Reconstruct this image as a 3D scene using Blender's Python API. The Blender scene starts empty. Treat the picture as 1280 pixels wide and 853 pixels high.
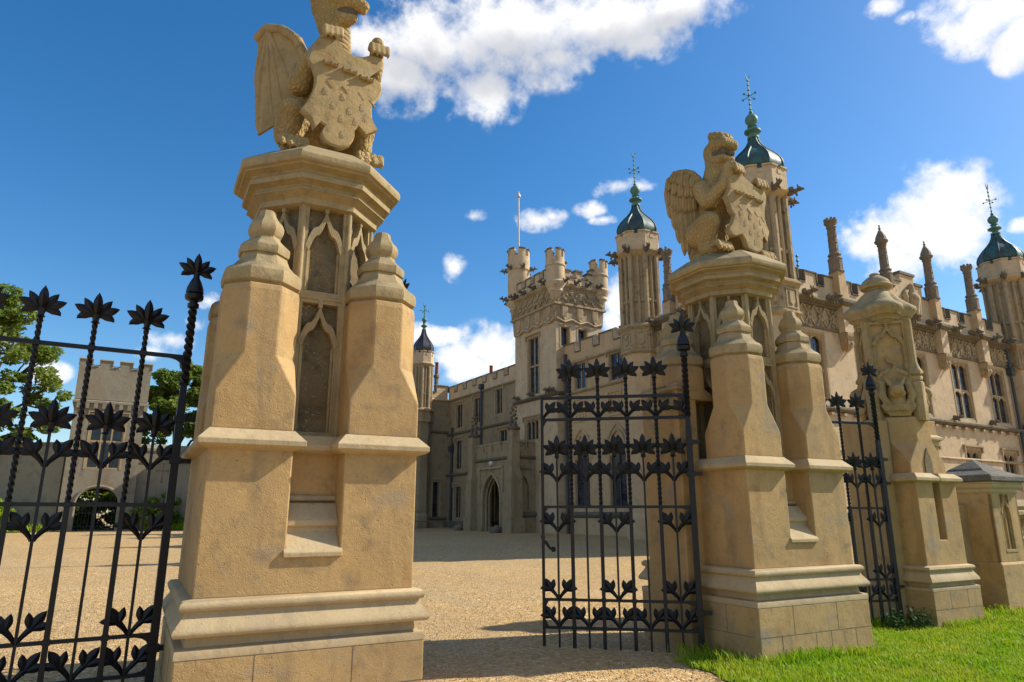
import bpy, bmesh, math, random
import numpy as np
from mathutils import Vector, Matrix, noise as mnoise

R = math.radians
rnd = random.Random(11)
C = bpy.context.scene.collection
scene = bpy.context.scene

# ------------------------------------------------------------------ camera, sky, sun, exposure
cam_d = bpy.data.cameras.new('camera'); cam = bpy.data.objects.new('camera', cam_d); C.objects.link(cam)
cam.location = (0, 0, 1.55)
cam.rotation_euler = (R(90 + 14.07), 0, R(59.2 - 90))
cam_d.sensor_width = 36; cam_d.lens = 36 * 853 / 1280
cam_d.clip_start = 0.05; cam_d.clip_end = 3000
scene.camera = cam

SUN_AZ = R(-16)          # direction towards the sun in the ground plane, from +X
SUN_EL = R(38.5)
sd = bpy.data.lights.new('sun', 'SUN'); sun = bpy.data.objects.new('sun', sd); C.objects.link(sun)
sd.energy = 5.0; sd.angle = R(0.5); sd.color = (1.0, 0.93, 0.80)
to_sun = Vector((math.cos(SUN_AZ) * math.cos(SUN_EL), math.sin(SUN_AZ) * math.cos(SUN_EL), math.sin(SUN_EL)))
sun.rotation_euler = to_sun.to_track_quat('Z', 'Y').to_euler()
scene.view_settings.view_transform = 'Standard'
scene.view_settings.look = 'None'
scene.view_settings.exposure = 0.44
scene.view_settings.gamma = 1.0
scene.view_settings.use_curve_mapping = False

FW = Vector((math.cos(R(59.2)) * math.cos(R(14.07)), math.sin(R(59.2)) * math.cos(R(14.07)), math.sin(R(14.07))))
RT = Vector((math.sin(R(59.2)), -math.cos(R(59.2)), 0))
UPV = RT.cross(FW)


def build_world():
    w = bpy.data.worlds.new('World'); scene.world = w; w.use_nodes = True
    nt = w.node_tree; N = nt.nodes; L = nt.links
    for n in list(N): N.remove(n)
    out = N.new('ShaderNodeOutputWorld'); bg = N.new('ShaderNodeBackground')
    sky = N.new('ShaderNodeTexSky'); sky.sky_type = 'NISHITA'; sky.sun_disc = False
    sky.sun_elevation = SUN_EL; sky.sun_rotation = R(90) - SUN_AZ
    sky.altitude = 100; sky.air_density = 1.0; sky.dust_density = 0.6; sky.ozone_density = 2.2
    hs = N.new('ShaderNodeHueSaturation'); hs.inputs['Saturation'].default_value = 1.37; hs.inputs['Value'].default_value = 1.18
    L.new(sky.outputs[0], hs.inputs['Color'])
    tc = N.new('ShaderNodeTexCoord')

    def math_(op, a, b=None, c=None):
        m = N.new('ShaderNodeMath'); m.operation = op
        for i, v in enumerate((a, b, c)):
            if v is None: continue
            if isinstance(v, (int, float)): m.inputs[i].default_value = v
            else: L.new(v, m.inputs[i])
        return m.outputs[0]

    def dot(vec):
        m = N.new('ShaderNodeVectorMath'); m.operation = 'DOT_PRODUCT'
        L.new(tc.outputs['Generated'], m.inputs[0]); m.inputs[1].default_value = vec
        return m.outputs['Value']
    # cloud lobes, as directions in the sky and angular sizes (degrees right of / above the gate axis)
    lobes = [(-6.2,37.2,8.01,3.3,1), (0.8,38.7,9.06,4.02,1), (9.3,38.6,7.04,2.94,1), (16.1,39,4.51,2.09,1), (-10.6,34.8,4.01,2.72,1), (-3,34.1,3.47,2.79,0.95), (3.9,36.4,3.7,2.26,0.9), (12.2,37,3.55,1.65,0.85), (-13,36.6,3.01,2.2,0.9), (39,32.7,3.16,2.12,1), (40.8,30.5,1.85,2.13,0.93), (37.6,33.7,2.61,1.66,0.88), (40,29.5,1.26,1.21,0.74), (32.7,35.4,1.54,0.99,0.74), (33.9,34.3,0.95,0.6,0.65), (33.9,21,3.69,3.3,1), (30.6,19.9,3.22,2.58,1), (34.9,19.3,2.73,2.75,0.93), (28.7,20.9,1.31,1.17,0.74), (35.1,22.1,2.29,1.9,0.93), (30.8,17.8,2.48,1.73,0.84), (27.9,20.7,1.06,0.94,0.65), (35.5,18.1,2.03,1.65,0.84), (9.8,26.4,2.67,1.38,0.74), (7.4,24.8,2.2,1.03,0.69), (11.6,26.4,1.89,0.81,0.65), (8.3,23.9,1.94,0.64,0.63), (-3.5,24.4,2.24,1.16,0.67), (2.3,24.1,2.77,1.17,0.79), (3.6,24.4,1.64,0.91,0.74), (-5.2,20.1,1.46,1.45,0.79), (-1.4,13.2,3.69,2.55,1), (-3.8,12.1,3.35,2.01,1), (0,11.2,3.35,2.68,1), (-6.4,14.3,2.8,1,0.88), (-7.9,14.4,1.99,1.2,0.84), (-4.8,11.1,2.67,1.2,0.84), (3.5,13.8,2.67,2.01,0.84), (9.1,17.3,1.7,2.24,0.88), (8.3,15.7,1.96,1.59,0.84), (-27.2,12.7,2.64,1.32,0.82), (-24.9,15.9,1.25,0.92,0.74), (-25.9,14,1.45,0.85,0.74), (-28.4,11.6,2.14,0.83,0.74), (-25.1,18.2,0.45,0.49,0.65), (38.7,18.9,1.06,0.69,0.74), (-34.7,9.5,1.88,1.11,0.74), (-32.4,6.6,1.46,0.68,0.65), (-36.3,10.7,1.36,0.76,0.65), (62,34,15,9,1), (110,28,18,9,1), (-75,50,16,9,1), (-110,28,20,9,1), (-150,45,22,12,1), (175,30,22,10,1), (170,65,18,10,1)]  # trailing wide lobes lie out of view, added as white fill for the shade
    yaw0 = R(59.2)
    acc = None
    # wobble of the directions so that cloud edges billow
    nz = N.new('ShaderNodeTexNoise'); nz.inputs['Scale'].default_value = 11; nz.inputs['Detail'].default_value = 9
    nz.inputs['Roughness'].default_value = .62; L.new(tc.outputs['Generated'], nz.inputs['Vector'])
    nz2 = N.new('ShaderNodeTexNoise'); nz2.inputs['Scale'].default_value = 30; nz2.inputs['Detail'].default_value = 6
    nz2.inputs['Roughness'].default_value = .55; L.new(tc.outputs['Generated'], nz2.inputs['Vector'])
    low = None
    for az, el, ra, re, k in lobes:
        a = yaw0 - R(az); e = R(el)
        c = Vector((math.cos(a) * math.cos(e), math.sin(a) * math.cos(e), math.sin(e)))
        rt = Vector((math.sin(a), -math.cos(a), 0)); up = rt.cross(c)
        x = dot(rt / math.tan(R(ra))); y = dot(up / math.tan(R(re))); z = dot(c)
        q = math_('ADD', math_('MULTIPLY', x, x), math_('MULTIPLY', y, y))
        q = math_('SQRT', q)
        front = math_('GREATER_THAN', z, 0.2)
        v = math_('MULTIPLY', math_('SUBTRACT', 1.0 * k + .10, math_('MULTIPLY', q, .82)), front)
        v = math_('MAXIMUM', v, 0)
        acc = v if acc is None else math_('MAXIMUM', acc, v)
        if ra > 4:
            yy = math_('MULTIPLY', math_('MULTIPLY', math_('SUBTRACT', 0.15, y), v), 1.0)
            yy = math_('MAXIMUM', yy, 0)
            low = yy if low is None else math_('MAXIMUM', low, yy)
    n1 = math_('MULTIPLY', math_('SUBTRACT', nz.outputs[0], .5), 2.3)
    n2 = math_('MULTIPLY', math_('SUBTRACT', nz2.outputs[0], .5), 2.2)
    n2 = math_('MULTIPLY', n2, math_('MAXIMUM', math_('SUBTRACT', 1.1, acc), .25))
    gate = math_('MINIMUM', math_('MULTIPLY', acc, 4), 1.0)
    dens = math_('ADD', acc, math_('MULTIPLY', math_('ADD', n1, n2), gate))
    rp = N.new('ShaderNodeMapRange'); rp.interpolation_type = 'SMOOTHSTEP'
    L.new(dens, rp.inputs['Value']); rp.inputs['From Min'].default_value = .12; rp.inputs['From Max'].default_value = .95
    # cloud body: white, grey where it is thick and low
    thick = N.new('ShaderNodeMapRange'); thick.interpolation_type = 'SMOOTHSTEP'
    L.new(math_('ADD', math_('MULTIPLY', low, 1.1), math_('MULTIPLY', math_('SUBTRACT', nz.outputs[0], .42), 1.1)), thick.inputs['Value'])
    thick.inputs['From Min'].default_value = .08; thick.inputs['From Max'].default_value = .62
    mixc = N.new('ShaderNodeMix'); mixc.data_type = 'RGBA'
    L.new(thick.outputs[0], mixc.inputs['Factor'])
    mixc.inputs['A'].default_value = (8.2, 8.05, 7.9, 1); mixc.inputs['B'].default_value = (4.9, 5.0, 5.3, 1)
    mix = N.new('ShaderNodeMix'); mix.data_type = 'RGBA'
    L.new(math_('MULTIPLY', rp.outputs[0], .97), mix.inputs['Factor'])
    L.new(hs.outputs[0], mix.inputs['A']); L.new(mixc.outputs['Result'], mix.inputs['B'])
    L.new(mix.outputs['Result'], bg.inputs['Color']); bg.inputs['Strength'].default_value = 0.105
    L.new(bg.outputs[0], out.inputs[0])


build_world()

# ------------------------------------------------------------------ materials


class NT:
    def __init__(s, name):
        s.m = bpy.data.materials.new(name); s.m.use_nodes = True
        s.t = s.m.node_tree; s.N = s.t.nodes; s.L = s.t.links
        s.b = s.N['Principled BSDF']
        g = s.N.new('ShaderNodeNewGeometry'); s.pos = g.outputs['Position']; s.geo = g
        s.oi = None

    def scaled(s, vec, sc):
        m = s.N.new('ShaderNodeVectorMath'); m.operation = 'MULTIPLY'
        s.L.new(vec, m.inputs[0]); m.inputs[1].default_value = sc
        return m.outputs[0]

    def noise(s, scale, detail=4, rough=.55, vec=None, dist=0):
        n = s.N.new('ShaderNodeTexNoise'); n.inputs['Scale'].default_value = scale
        n.inputs['Detail'].default_value = detail; n.inputs['Roughness'].default_value = rough
        n.inputs['Distortion'].default_value = dist
        s.L.new(vec if vec is not None else s.pos, n.inputs['Vector'])
        return n.outputs[0]

    def voro(s, scale, vec=None, feature='F1', out='Distance'):
        n = s.N.new('ShaderNodeTexVoronoi'); n.feature = feature; n.inputs['Scale'].default_value = scale
        s.L.new(vec if vec is not None else s.pos, n.inputs['Vector'])
        return n.outputs[out]

    def ramp(s, v, stops):
        r = s.N.new('ShaderNodeValToRGB'); e = r.color_ramp.elements
        while len(e) > len(stops): e.remove(e[0])
        while len(e) < len(stops): e.new(1)
        for el, (p, c) in zip(e, stops):
            el.position = p; el.color = (c, c, c, 1) if isinstance(c, (int, float)) else (*c, 1)
        s.L.new(v, r.inputs[0]); return r.outputs[0]

    def mix(s, f, a, b, blend='MIX'):
        m = s.N.new('ShaderNodeMix'); m.data_type = 'RGBA'; m.blend_type = blend
        for k, v in (('Factor', f), ('A', a), ('B', b)):
            if isinstance(v, (int, float)): m.inputs[k].default_value = v
            elif isinstance(v, tuple): m.inputs[k].default_value = (*v, 1)
            else: s.L.new(v, m.inputs[k])
        return m.outputs['Result']

    def math(s, op, a, b=0.0):
        m = s.N.new('ShaderNodeMath'); m.operation = op
        for i, v in enumerate((a, b)):
            if isinstance(v, (int, float)): m.inputs[i].default_value = v
            else: s.L.new(v, m.inputs[i])
        return m.outputs[0]

    def bump(s, h, dist, strength=1.0, prev=None):
        b = s.N.new('ShaderNodeBump'); b.inputs['Distance'].default_value = dist; b.inputs['Strength'].default_value = strength
        s.L.new(h, b.inputs['Height'])
        if prev is not None: s.L.new(prev, b.inputs['Normal'])
        return b.outputs[0]

    def set(s, color=None, rough=None, metal=None, normal=None, spec=None):
        for k, v in (('Base Color', color), ('Roughness', rough), ('Metallic', metal), ('Normal', normal), ('Specular IOR Level', spec)):
            if v is None: continue
            if isinstance(v, (int, float)): s.b.inputs[k].default_value = v
            elif isinstance(v, tuple): s.b.inputs[k].default_value = (*v, 1)
            else: s.L.new(v, s.b.inputs[k])
        return s.m


def stone(name, base, alt, dark, stain=.5, k=1.0, grain=.004, pits=.5, lichen=0.0, joints=None, green=0.0, up_grime=0.0):
    n = NT(name)
    big = n.noise(.9 * k, 5, .6); mid = n.noise(4.5 * k, 6, .65); fine = n.noise(38 * k, 5, .7)
    col = n.mix(n.ramp(big, [(.35, 0), (.65, 1)]), base, alt)
    # blotches of dirt
    col = n.mix(n.math('MULTIPLY', n.ramp(mid, [(.52, 0), (.72, 1)]), stain), col, dark)
    # vertical runs of old rain dirt
    streak = n.noise(3.2 * k, 6, .6, n.scaled(n.pos, (1.6, 1.6, .16)))
    col = n.mix(n.math('MULTIPLY', n.ramp(streak, [(.55, 0), (.75, 1)]), stain * .8), col, dark)
    col = n.mix(n.math('MULTIPLY', n.ramp(fine, [(.35, 1), (.62, 0)]), .28), col, tuple(c * .55 for c in base))
    # small dark pits and chips, gathered in worn zones
    pit = n.ramp(n.voro(24 * k), [(.10, 1), (.20, 0)]); zone = n.ramp(n.noise(2.7 * k, 5, .6), [(.48, 0), (.62, 1)])
    pz = n.math('MULTIPLY', n.math('MULTIPLY', pit, zone), n.ramp(n.noise(12 * k, 3, .6), [(.50, 0), (.58, 1)]))
    col = n.mix(n.math('MULTIPLY', pz, .75), col, tuple(c * .35 for c in base))
    if lichen:
        v = n.noise(26 * k, 4, .75); v2 = n.noise(3 * k, 3, .6)
        f = n.math('MULTIPLY', n.ramp(v, [(.56, 0), (.64, 1)]), n.ramp(v2, [(.40, 0), (.62, 1)]))
        col = n.mix(n.math('MULTIPLY', f, lichen), col, (.42, .41, .36))
    if green:
        v = n.noise(2.1 * k, 5, .7)
        col = n.mix(n.math('MULTIPLY', n.ramp(v, [(.50, 0), (.70, 1)]), green), col, (.12, .13, .045))
    if up_grime:
        sx = n.N.new('ShaderNodeSeparateXYZ'); n.L.new(n.geo.outputs['Normal'], sx.inputs[0])
        f = n.math('MULTIPLY', n.ramp(sx.outputs[2], [(.35, 0), (.8, 1)]), n.ramp(mid, [(.30, .4), (.6, 1)]))
        col = n.mix(n.math('MULTIPLY', f, up_grime), col, (.10, .095, .06))
    # reddish and grey discolouration in big soft patches
    pa = n.noise(1.7 * k, 6, .62, n.scaled(n.pos, (1, 1, .7)), .6); pb = n.noise(2.3 * k, 5, .7, n.scaled(n.pos, (.9, 1.1, 1)), .4)
    col = n.mix(n.math('MULTIPLY', n.ramp(pa, [(.54, 0), (.68, 1)]), stain * .7), col, tuple(c * q for c, q in zip(base, (.70, .60, .50))))
    col = n.mix(n.math('MULTIPLY', n.ramp(pb, [(.55, 0), (.70, 1)]), stain * .7), col, tuple(sum(base) / 3 * q for q in (.78, .72, .60)))
    rough_zone = n.ramp(n.noise(1.3 * k, 4, .6), [(.38, .12), (.66, 1)])
    nb = n.bump(n.math('MULTIPLY', n.noise(9 * k, 8, .72), rough_zone), grain * 4.5, .6)
    nb = n.bump(n.math('MULTIPLY', fine, rough_zone), grain * 1.2, .9, nb)
    if pits:
        nb = n.bump(n.math('SUBTRACT', 1.0, pz), grain * 2, .8, nb)
    nb = n.bump(n.ramp(n.voro(60 * k), [(.0, 0), (.35, 1)]), grain * .8, pits, nb)
    return n.set(col, .88, 0, nb, .25)


M = {}
OCH = (.46, .325, .165)
M['render'] = stone('ochre_render_stone', (.52, .335, .140), (.43, .285, .130), (.23, .17, .10), .85, 1.0, .0034, .7)
M['ashlar'] = stone('ochre_ashlar', (.50, .33, .145), (.41, .275, .13), (.21, .16, .09), .75, 1.2, .0035, .7)
M['dressed'] = stone('dressed_limestone', (.52, .395, .225), (.44, .33, .185), (.27, .21, .13), .45, 1.6, .003, .3)
M['cap'] = stone('weathered_limestone', (.43, .325, .17), (.36, .265, .135), (.16, .13, .07), .65, 1.8, .004, .4, .2, green=.35, up_grime=.35)
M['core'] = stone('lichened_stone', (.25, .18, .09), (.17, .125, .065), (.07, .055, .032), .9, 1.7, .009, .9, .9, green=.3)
M['beast'] = stone('carved_sandstone', (.46, .32, .145), (.37, .265, .12), (.19, .145, .075), .8, 2.2, .0045, .6, .12, green=.30, up_grime=.55)
M['house'] = stone('house_stucco', (.61, .46, .285), (.53, .39, .235), (.33, .25, .165), .75, .55, .008, .3)
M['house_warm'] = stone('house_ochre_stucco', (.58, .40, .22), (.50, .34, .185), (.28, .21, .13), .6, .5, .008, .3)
M['house_shade'] = stone('house_shaded_stucco', (.35, .265, .155), (.28, .215, .125), (.14, .11, .065), .8, .5, .01, .3)  # darker stucco copy: shade of porch, range and end wall put into colour
M['trim'] = stone('house_carved_stone', (.46, .345, .20), (.38, .28, .16), (.13, .10, .06), .95, 1.0, .012, .6)
M['dark_trim'] = stone('soot_dark_stone', (.20, .165, .115), (.15, .125, .09), (.06, .05, .038), .8, 1.3, .012, .6, .25, up_grime=.3)
M['pinnacle'] = stone('lichened_pinnacle_stone', (.29, .22, .16), (.22, .17, .12), (.09, .07, .055), .8, 1.8, .02, .8, .85)
M['lodge'] = stone('lodge_stucco', (.285, .245, .175), (.24, .205, .145), (.13, .115, .085), .75, .4, .008, .3)
M['slate'] = stone('grey_cap_stone', (.17, .152, .12), (.13, .118, .092), (.05, .046, .038), .8, 3, .008, .8, .5)
M['brick'] = stone('red_pot_clay', (.42, .11, .05), (.36, .09, .045), (.12, .05, .03), .5, 2, .004, .3)


def simple(name, color, rough=.5, metal=0.0, var=.25, scale=8, bump=0.0, spec=.5):
    n = NT(name)
    c = n.mix(n.ramp(n.noise(scale, 5, .6), [(.35, 0), (.7, 1)]), color, tuple(v * (1 - var) for v in color))
    nb = n.bump(n.noise(scale * 5, 4, .6), bump, .6) if bump else None
    return n.set(c, rough, metal, nb, spec)


M['iron'] = simple('black_painted_iron', (.007, .0075, .010), .42, 0, .4, 30, .0015, .42)
M['glass'] = None
M['lead'] = simple('lead_sheet', (.055, .05, .058), .38, .4, .4, 5, .003)
M['pipe'] = simple('dark_grey_iron', (.04, .045, .055), .5, 0, .3, 6)
M['frame'] = simple('window_stone', (.42, .31, .18), .85, 0, .3, 6, .002, .2)
M['wood'] = simple('grey_oak', (.22, .18, .13), .8, 0, .35, 10, .002, .2)
M['pole'] = simple('white_pole', (.55, .56, .58), .4, 0, .1, 4)
M['bronze'] = simple('verdigris', (.10, .24, .19), .6, .1, .55, 14, .003)
M['bark'] = simple('bark', (.10, .075, .05), .9, 0, .5, 6, .02, .2)


def glass_mat():
    n = NT('leaded_glass')
    d = n.noise(3.0, 3, .5)
    c = n.mix(n.ramp(d, [(.4, 0), (.6, 1)]), (.012, .016, .024), (.035, .042, .055))
    nb = n.bump(n.noise(4, 3, .5), .02, .35)
    n.b.inputs['Specular IOR Level'].default_value = .5
    return n.set(c, .10, 0, nb)


M['glass'] = glass_mat()


def copper_mat():
    n = NT('patinated_copper')
    v = n.noise(2.2, 6, .65); st = n.noise(3, 5, .6, n.scaled(n.pos, (2.2, 2.2, .35)))
    c = n.mix(n.ramp(v, [(.38, 0), (.62, 1)]), (.024, .036, .038), (.035, .115, .105))
    c = n.mix(n.math('MULTIPLY', n.ramp(st, [(.5, 0), (.7, 1)]), .7), c, (.02, .026, .03))
    return n.set(c, n.ramp(v, [(.3, .5), (.7, .7)]), .15, n.bump(n.noise(9, 3, .5), .01, .4), .6)


M['copper'] = copper_mat()


def gravel_mat():
    n = NT('golden_gravel')
    v = n.voro(34, out='Color'); sep = n.N.new('ShaderNodeSeparateColor'); n.L.new(v, sep.inputs[0])
    c = n.ramp(sep.outputs[0], [(0, (.28, .16, .062)), (.3, (.49, .31, .122)), (.62, (.60, .41, .185)), (.86, (.46, .27, .10)), (1, (.80, .67, .44))])
    big = n.noise(.35, 6, .65)
    trk = n.noise(.8, 4, .6, n.scaled(n.pos, (1.9, .35, 1)))
    c = n.mix(n.math('MULTIPLY', n.ramp(trk, [(.45, 0), (.62, 1)]), .38), c, (.42, .32, .19))
    c = n.mix(n.math('MULTIPLY', n.ramp(big, [(.42, 0), (.66, 1)]), .42), c, (.40, .265, .12))
    mid = n.noise(2.6, 6, .7)
    c = n.mix(n.math('MULTIPLY', n.ramp(mid, [(.52, 0), (.75, 1)]), .4), c, (.27, .18, .09))
    d = n.voro(34); d2 = n.voro(15)
    nb = n.bump(n.ramp(d, [(0, 1), (.5, 0)]), .02, 1.0)
    nb = n.bump(d2, .016, .6, nb)
    nb = n.bump(mid, .05, .5, nb)
    return n.set(c, .9, 0, nb, .2)


M['gravel'] = gravel_mat()


def soil_mat():
    n = NT('lawn_soil')
    c = n.mix(n.ramp(n.noise(3, 5, .6), [(.35, 0), (.7, 1)]), (.10, .17, .012), (.15, .19, .02))
    return n.set(c, .95, 0, n.bump(n.noise(30, 4, .6), .02, .8), .1)


M['soil'] = soil_mat()


def leaf_mat(name, c1, c2, c3, trans=.35, nscale=.6):
    n = NT(name)
    oi = n.N.new('ShaderNodeNewGeometry')
    rp = oi.outputs['Random Per Island']
    c = n.mix(rp, c1, c2)
    c = n.mix(n.ramp(n.noise(nscale, 4, .6), [(.38, 0), (.68, 1)]), c, c3)
    n.set(c, .55, 0, None, .3)
    tr = n.N.new('ShaderNodeBsdfTranslucent'); mx = n.N.new('ShaderNodeMixShader'); mx.inputs[0].default_value = trans
    n.L.new(c, tr.inputs[0]); n.L.new(n.b.outputs[0], mx.inputs[1]); n.L.new(tr.outputs[0], mx.inputs[2])
    out = n.N['Material Output']; n.L.new(mx.outputs[0], out.inputs[0])
    return n.m


M['grass'] = leaf_mat('grass_blades', (.16, .31, .006), (.27, .42, .012), (.36, .40, .025), .4, 1.3)
M['leaf'] = leaf_mat('oak_leaves', (.11, .185, .022), (.17, .245, .036), (.235, .275, .05), .45, .35)
M['leaf_dark'] = leaf_mat('dark_leaves', (.030, .075, .016), (.05, .11, .022), (.075, .13, .025), .35, .4)
M['petal'] = simple('yellow_petals', (.75, .48, .01), .6, 0, .1, 5)

# ------------------------------------------------------------------ mesh helpers


class MB:
    def __init__(s, off=(0, 0, 0)):
        s.v = []; s.f = []; s.off = Vector(off); s.M = None

    def p(s, co):
        co = Vector(co)
        if s.M is not None: co = s.M @ co
        s.v.append(co - s.off); return len(s.v) - 1

    def face(s, pts): s.f.append([s.p(q) for q in pts])

    def loft(s, rings, closed=True, cap0=True, cap1=True):
        idx = [[s.p(q) for q in r] for r in rings]; n = len(rings[0])
        for a, b in zip(idx[:-1], idx[1:]):
            for i in range(n if closed else n - 1):
                j = (i + 1) % n
                s.f.append([a[i], a[j], b[j], b[i]])
        if cap0: s.f.append(list(reversed(idx[0])))
        if cap1: s.f.append(list(idx[-1]))
        return s

    def box(s, x0, x1, y0, y1, z0, z1):
        if x0 > x1: x0, x1 = x1, x0
        if y0 > y1: y0, y1 = y1, y0
        P = [(x0, y0), (x1, y0), (x1, y1), (x0, y1)]
        return s.loft([[(*q, z0) for q in P], [(*q, z1) for q in P]])

    def prism(s, poly, z0, z1):
        return s.loft([[(x, y, z0) for x, y in poly], [(x, y, z1) for x, y in poly]])

    def sweep(s, poly, prof, cap0=True, cap1=True):
        """moulding: footprint polygon offset outwards by d at each height z"""
        return s.loft([[(x, y, z) for x, y in offset(poly, d)] for d, z in prof], True, cap0, cap1)

    def ngon(s, cx, cy, n, prof, rot=None, cap0=True, cap1=True):
        """turned n-sided solid: prof of (apothem, z)"""
        rot = math.pi / n if rot is None else rot
        k = 1 / math.cos(math.pi / n)
        return s.loft([[(cx + r * k * math.cos(rot + 2 * math.pi * i / n), cy + r * k * math.sin(rot + 2 * math.pi * i / n), z) for i in range(n)] for r, z in prof], True, cap0, cap1)

    def lathe(s, cx, cy, prof, n=20): return s.ngon(cx, cy, n, prof)

    def extr(s, poly, f, t0, t1):
        """polygon (a,b) extruded: f(a,b,t) -> point"""
        return s.loft([[f(a, b, t0) for a, b in poly], [f(a, b, t1) for a, b in poly]])

    def tube(s, pts, rad, n=6, cap=True, flat=None):
        pts = [Vector(q) for q in pts]
        rads = rad if isinstance(rad, (list, tuple)) else [rad] * len(pts)
        rings = []; prev = None
        for i, q in enumerate(pts):
            t = (pts[min(i + 1, len(pts) - 1)] - pts[max(i - 1, 0)]).normalized()
            if prev is None:
                a = Vector((0, 0, 1)) if abs(t.z) < .9 else Vector((1, 0, 0))
                x = t.cross(a).normalized()
            else:
                x = (prev - t * prev.dot(t)).normalized()
            y = t.cross(x); prev = x
            rings.append([q + (x * math.cos(2 * math.pi * k / n) + y * math.sin(2 * math.pi * k / n)) * rads[i] for k in range(n)])
        return s.loft(rings, True, cap, cap)

    def ball(s, c, r, n=8, m=6, sc=(1, 1, 1)):
        c = Vector(c)
        rings = []
        for j in range(1, m):
            a = math.pi * j / m
            rings.append([c + Vector((r * sc[0] * math.sin(a) * math.cos(2 * math.pi * i / n), r * sc[1] * math.sin(a) * math.sin(2 * math.pi * i / n), -r * sc[2] * math.cos(a))) for i in range(n)])
        return s.loft(rings)

    def fbox(s, F, s0, s1, n0, n1, z0, z1):
        P = [F(s0, n0, 0), F(s1, n0, 0), F(s1, n1, 0), F(s0, n1, 0)]
        a = sum(P[i].x * P[(i + 1) % 4].y - P[(i + 1) % 4].x * P[i].y for i in range(4))
        if a < 0: P.reverse()
        return s.loft([[(q.x, q.y, z0) for q in P], [(q.x, q.y, z1) for q in P]])

    def fpoly(s, F, poly, n0, n1):
        """polygon in wall coordinates (s,z) extruded from n0 to n1"""
        return s.loft([[F(a, n0, b) for a, b in poly], [F(a, n1, b) for a, b in poly]])

    def build(s, name, mat, parent=None, smooth=None, bevel=0, rot=None):
        me = bpy.data.meshes.new(name)
        me.from_pydata([tuple(q) for q in s.v], [], s.f); me.materials.append(M[mat] if isinstance(mat, str) else mat)
        bm = bmesh.new(); bm.from_mesh(me)
        bmesh.ops.recalc_face_normals(bm, faces=bm.faces[:]); bm.to_mesh(me); bm.free()
        if smooth is not None:
            me.polygons.foreach_set('use_smooth', [True] * len(me.polygons))
            me.set_sharp_from_angle(angle=R(smooth))
        o = bpy.data.objects.new(name, me); C.objects.link(o)
        if parent is not None: o.parent = parent
        if bevel:
            b = o.modifiers.new('bevel', 'BEVEL'); b.width = bevel; b.segments = 2; b.limit_method = 'ANGLE'; b.angle_limit = R(32)
        return o


def offset(poly, d):
    if abs(d) < 1e-9: return list(poly)
    n = len(poly); out = []
    for i in range(n):
        p0, p1, p2 = Vector(poly[i - 1]), Vector(poly[i]), Vector(poly[(i + 1) % n])
        e0 = (p1 - p0).normalized(); e1 = (p2 - p1).normalized()
        n0 = Vector((e0.y, -e0.x)); n1 = Vector((e1.y, -e1.x))
        k = 1 + n0.dot(n1)
        m = (n0 + n1) / max(k, .15)
        q = p1 + m * d; out.append((q.x, q.y))
    return out


def thing(name, label, cat, loc=(0, 0, 0), rz=0, group=None):
    o = bpy.data.objects.new(name, None); C.objects.link(o); o.empty_display_size = .3
    o.location = loc; o.rotation_euler = (0, 0, rz)
    o['label'] = label; o['category'] = cat
    if group: o['group'] = group
    return o


def tag(o, label, cat, group=None):
    o['label'] = label; o['category'] = cat
    if group: o['group'] = group
    return o


def structure(o): o['kind'] = 'structure'; return o


def frame(ox, oy, dx, dy):
    D = Vector((dx, dy)).normalized(); Nn = Vector((D.y, -D.x))
    def F(s_, n_, z_): return Vector((ox + D.x * s_ + Nn.x * n_, oy + D.y * s_ + Nn.y * n_, z_))
    return F


def sstep(a, b, x):
    t = max(0.0, min(1.0, (x - a) / (b - a))); return t * t * (3 - 2 * t)


def gz(x, y):
    """height of the ground"""
    Y = .512 * x + .859 * y
    z = .04 + .46 * sstep(9, 34, Y) + .1 * sstep(34, 52, Y)
    z += -.17 * sstep(4.5, 11.5, x) * (1 - sstep(7.2, 10, y))
    return z


# ------------------------------------------------------------------ ground


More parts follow.
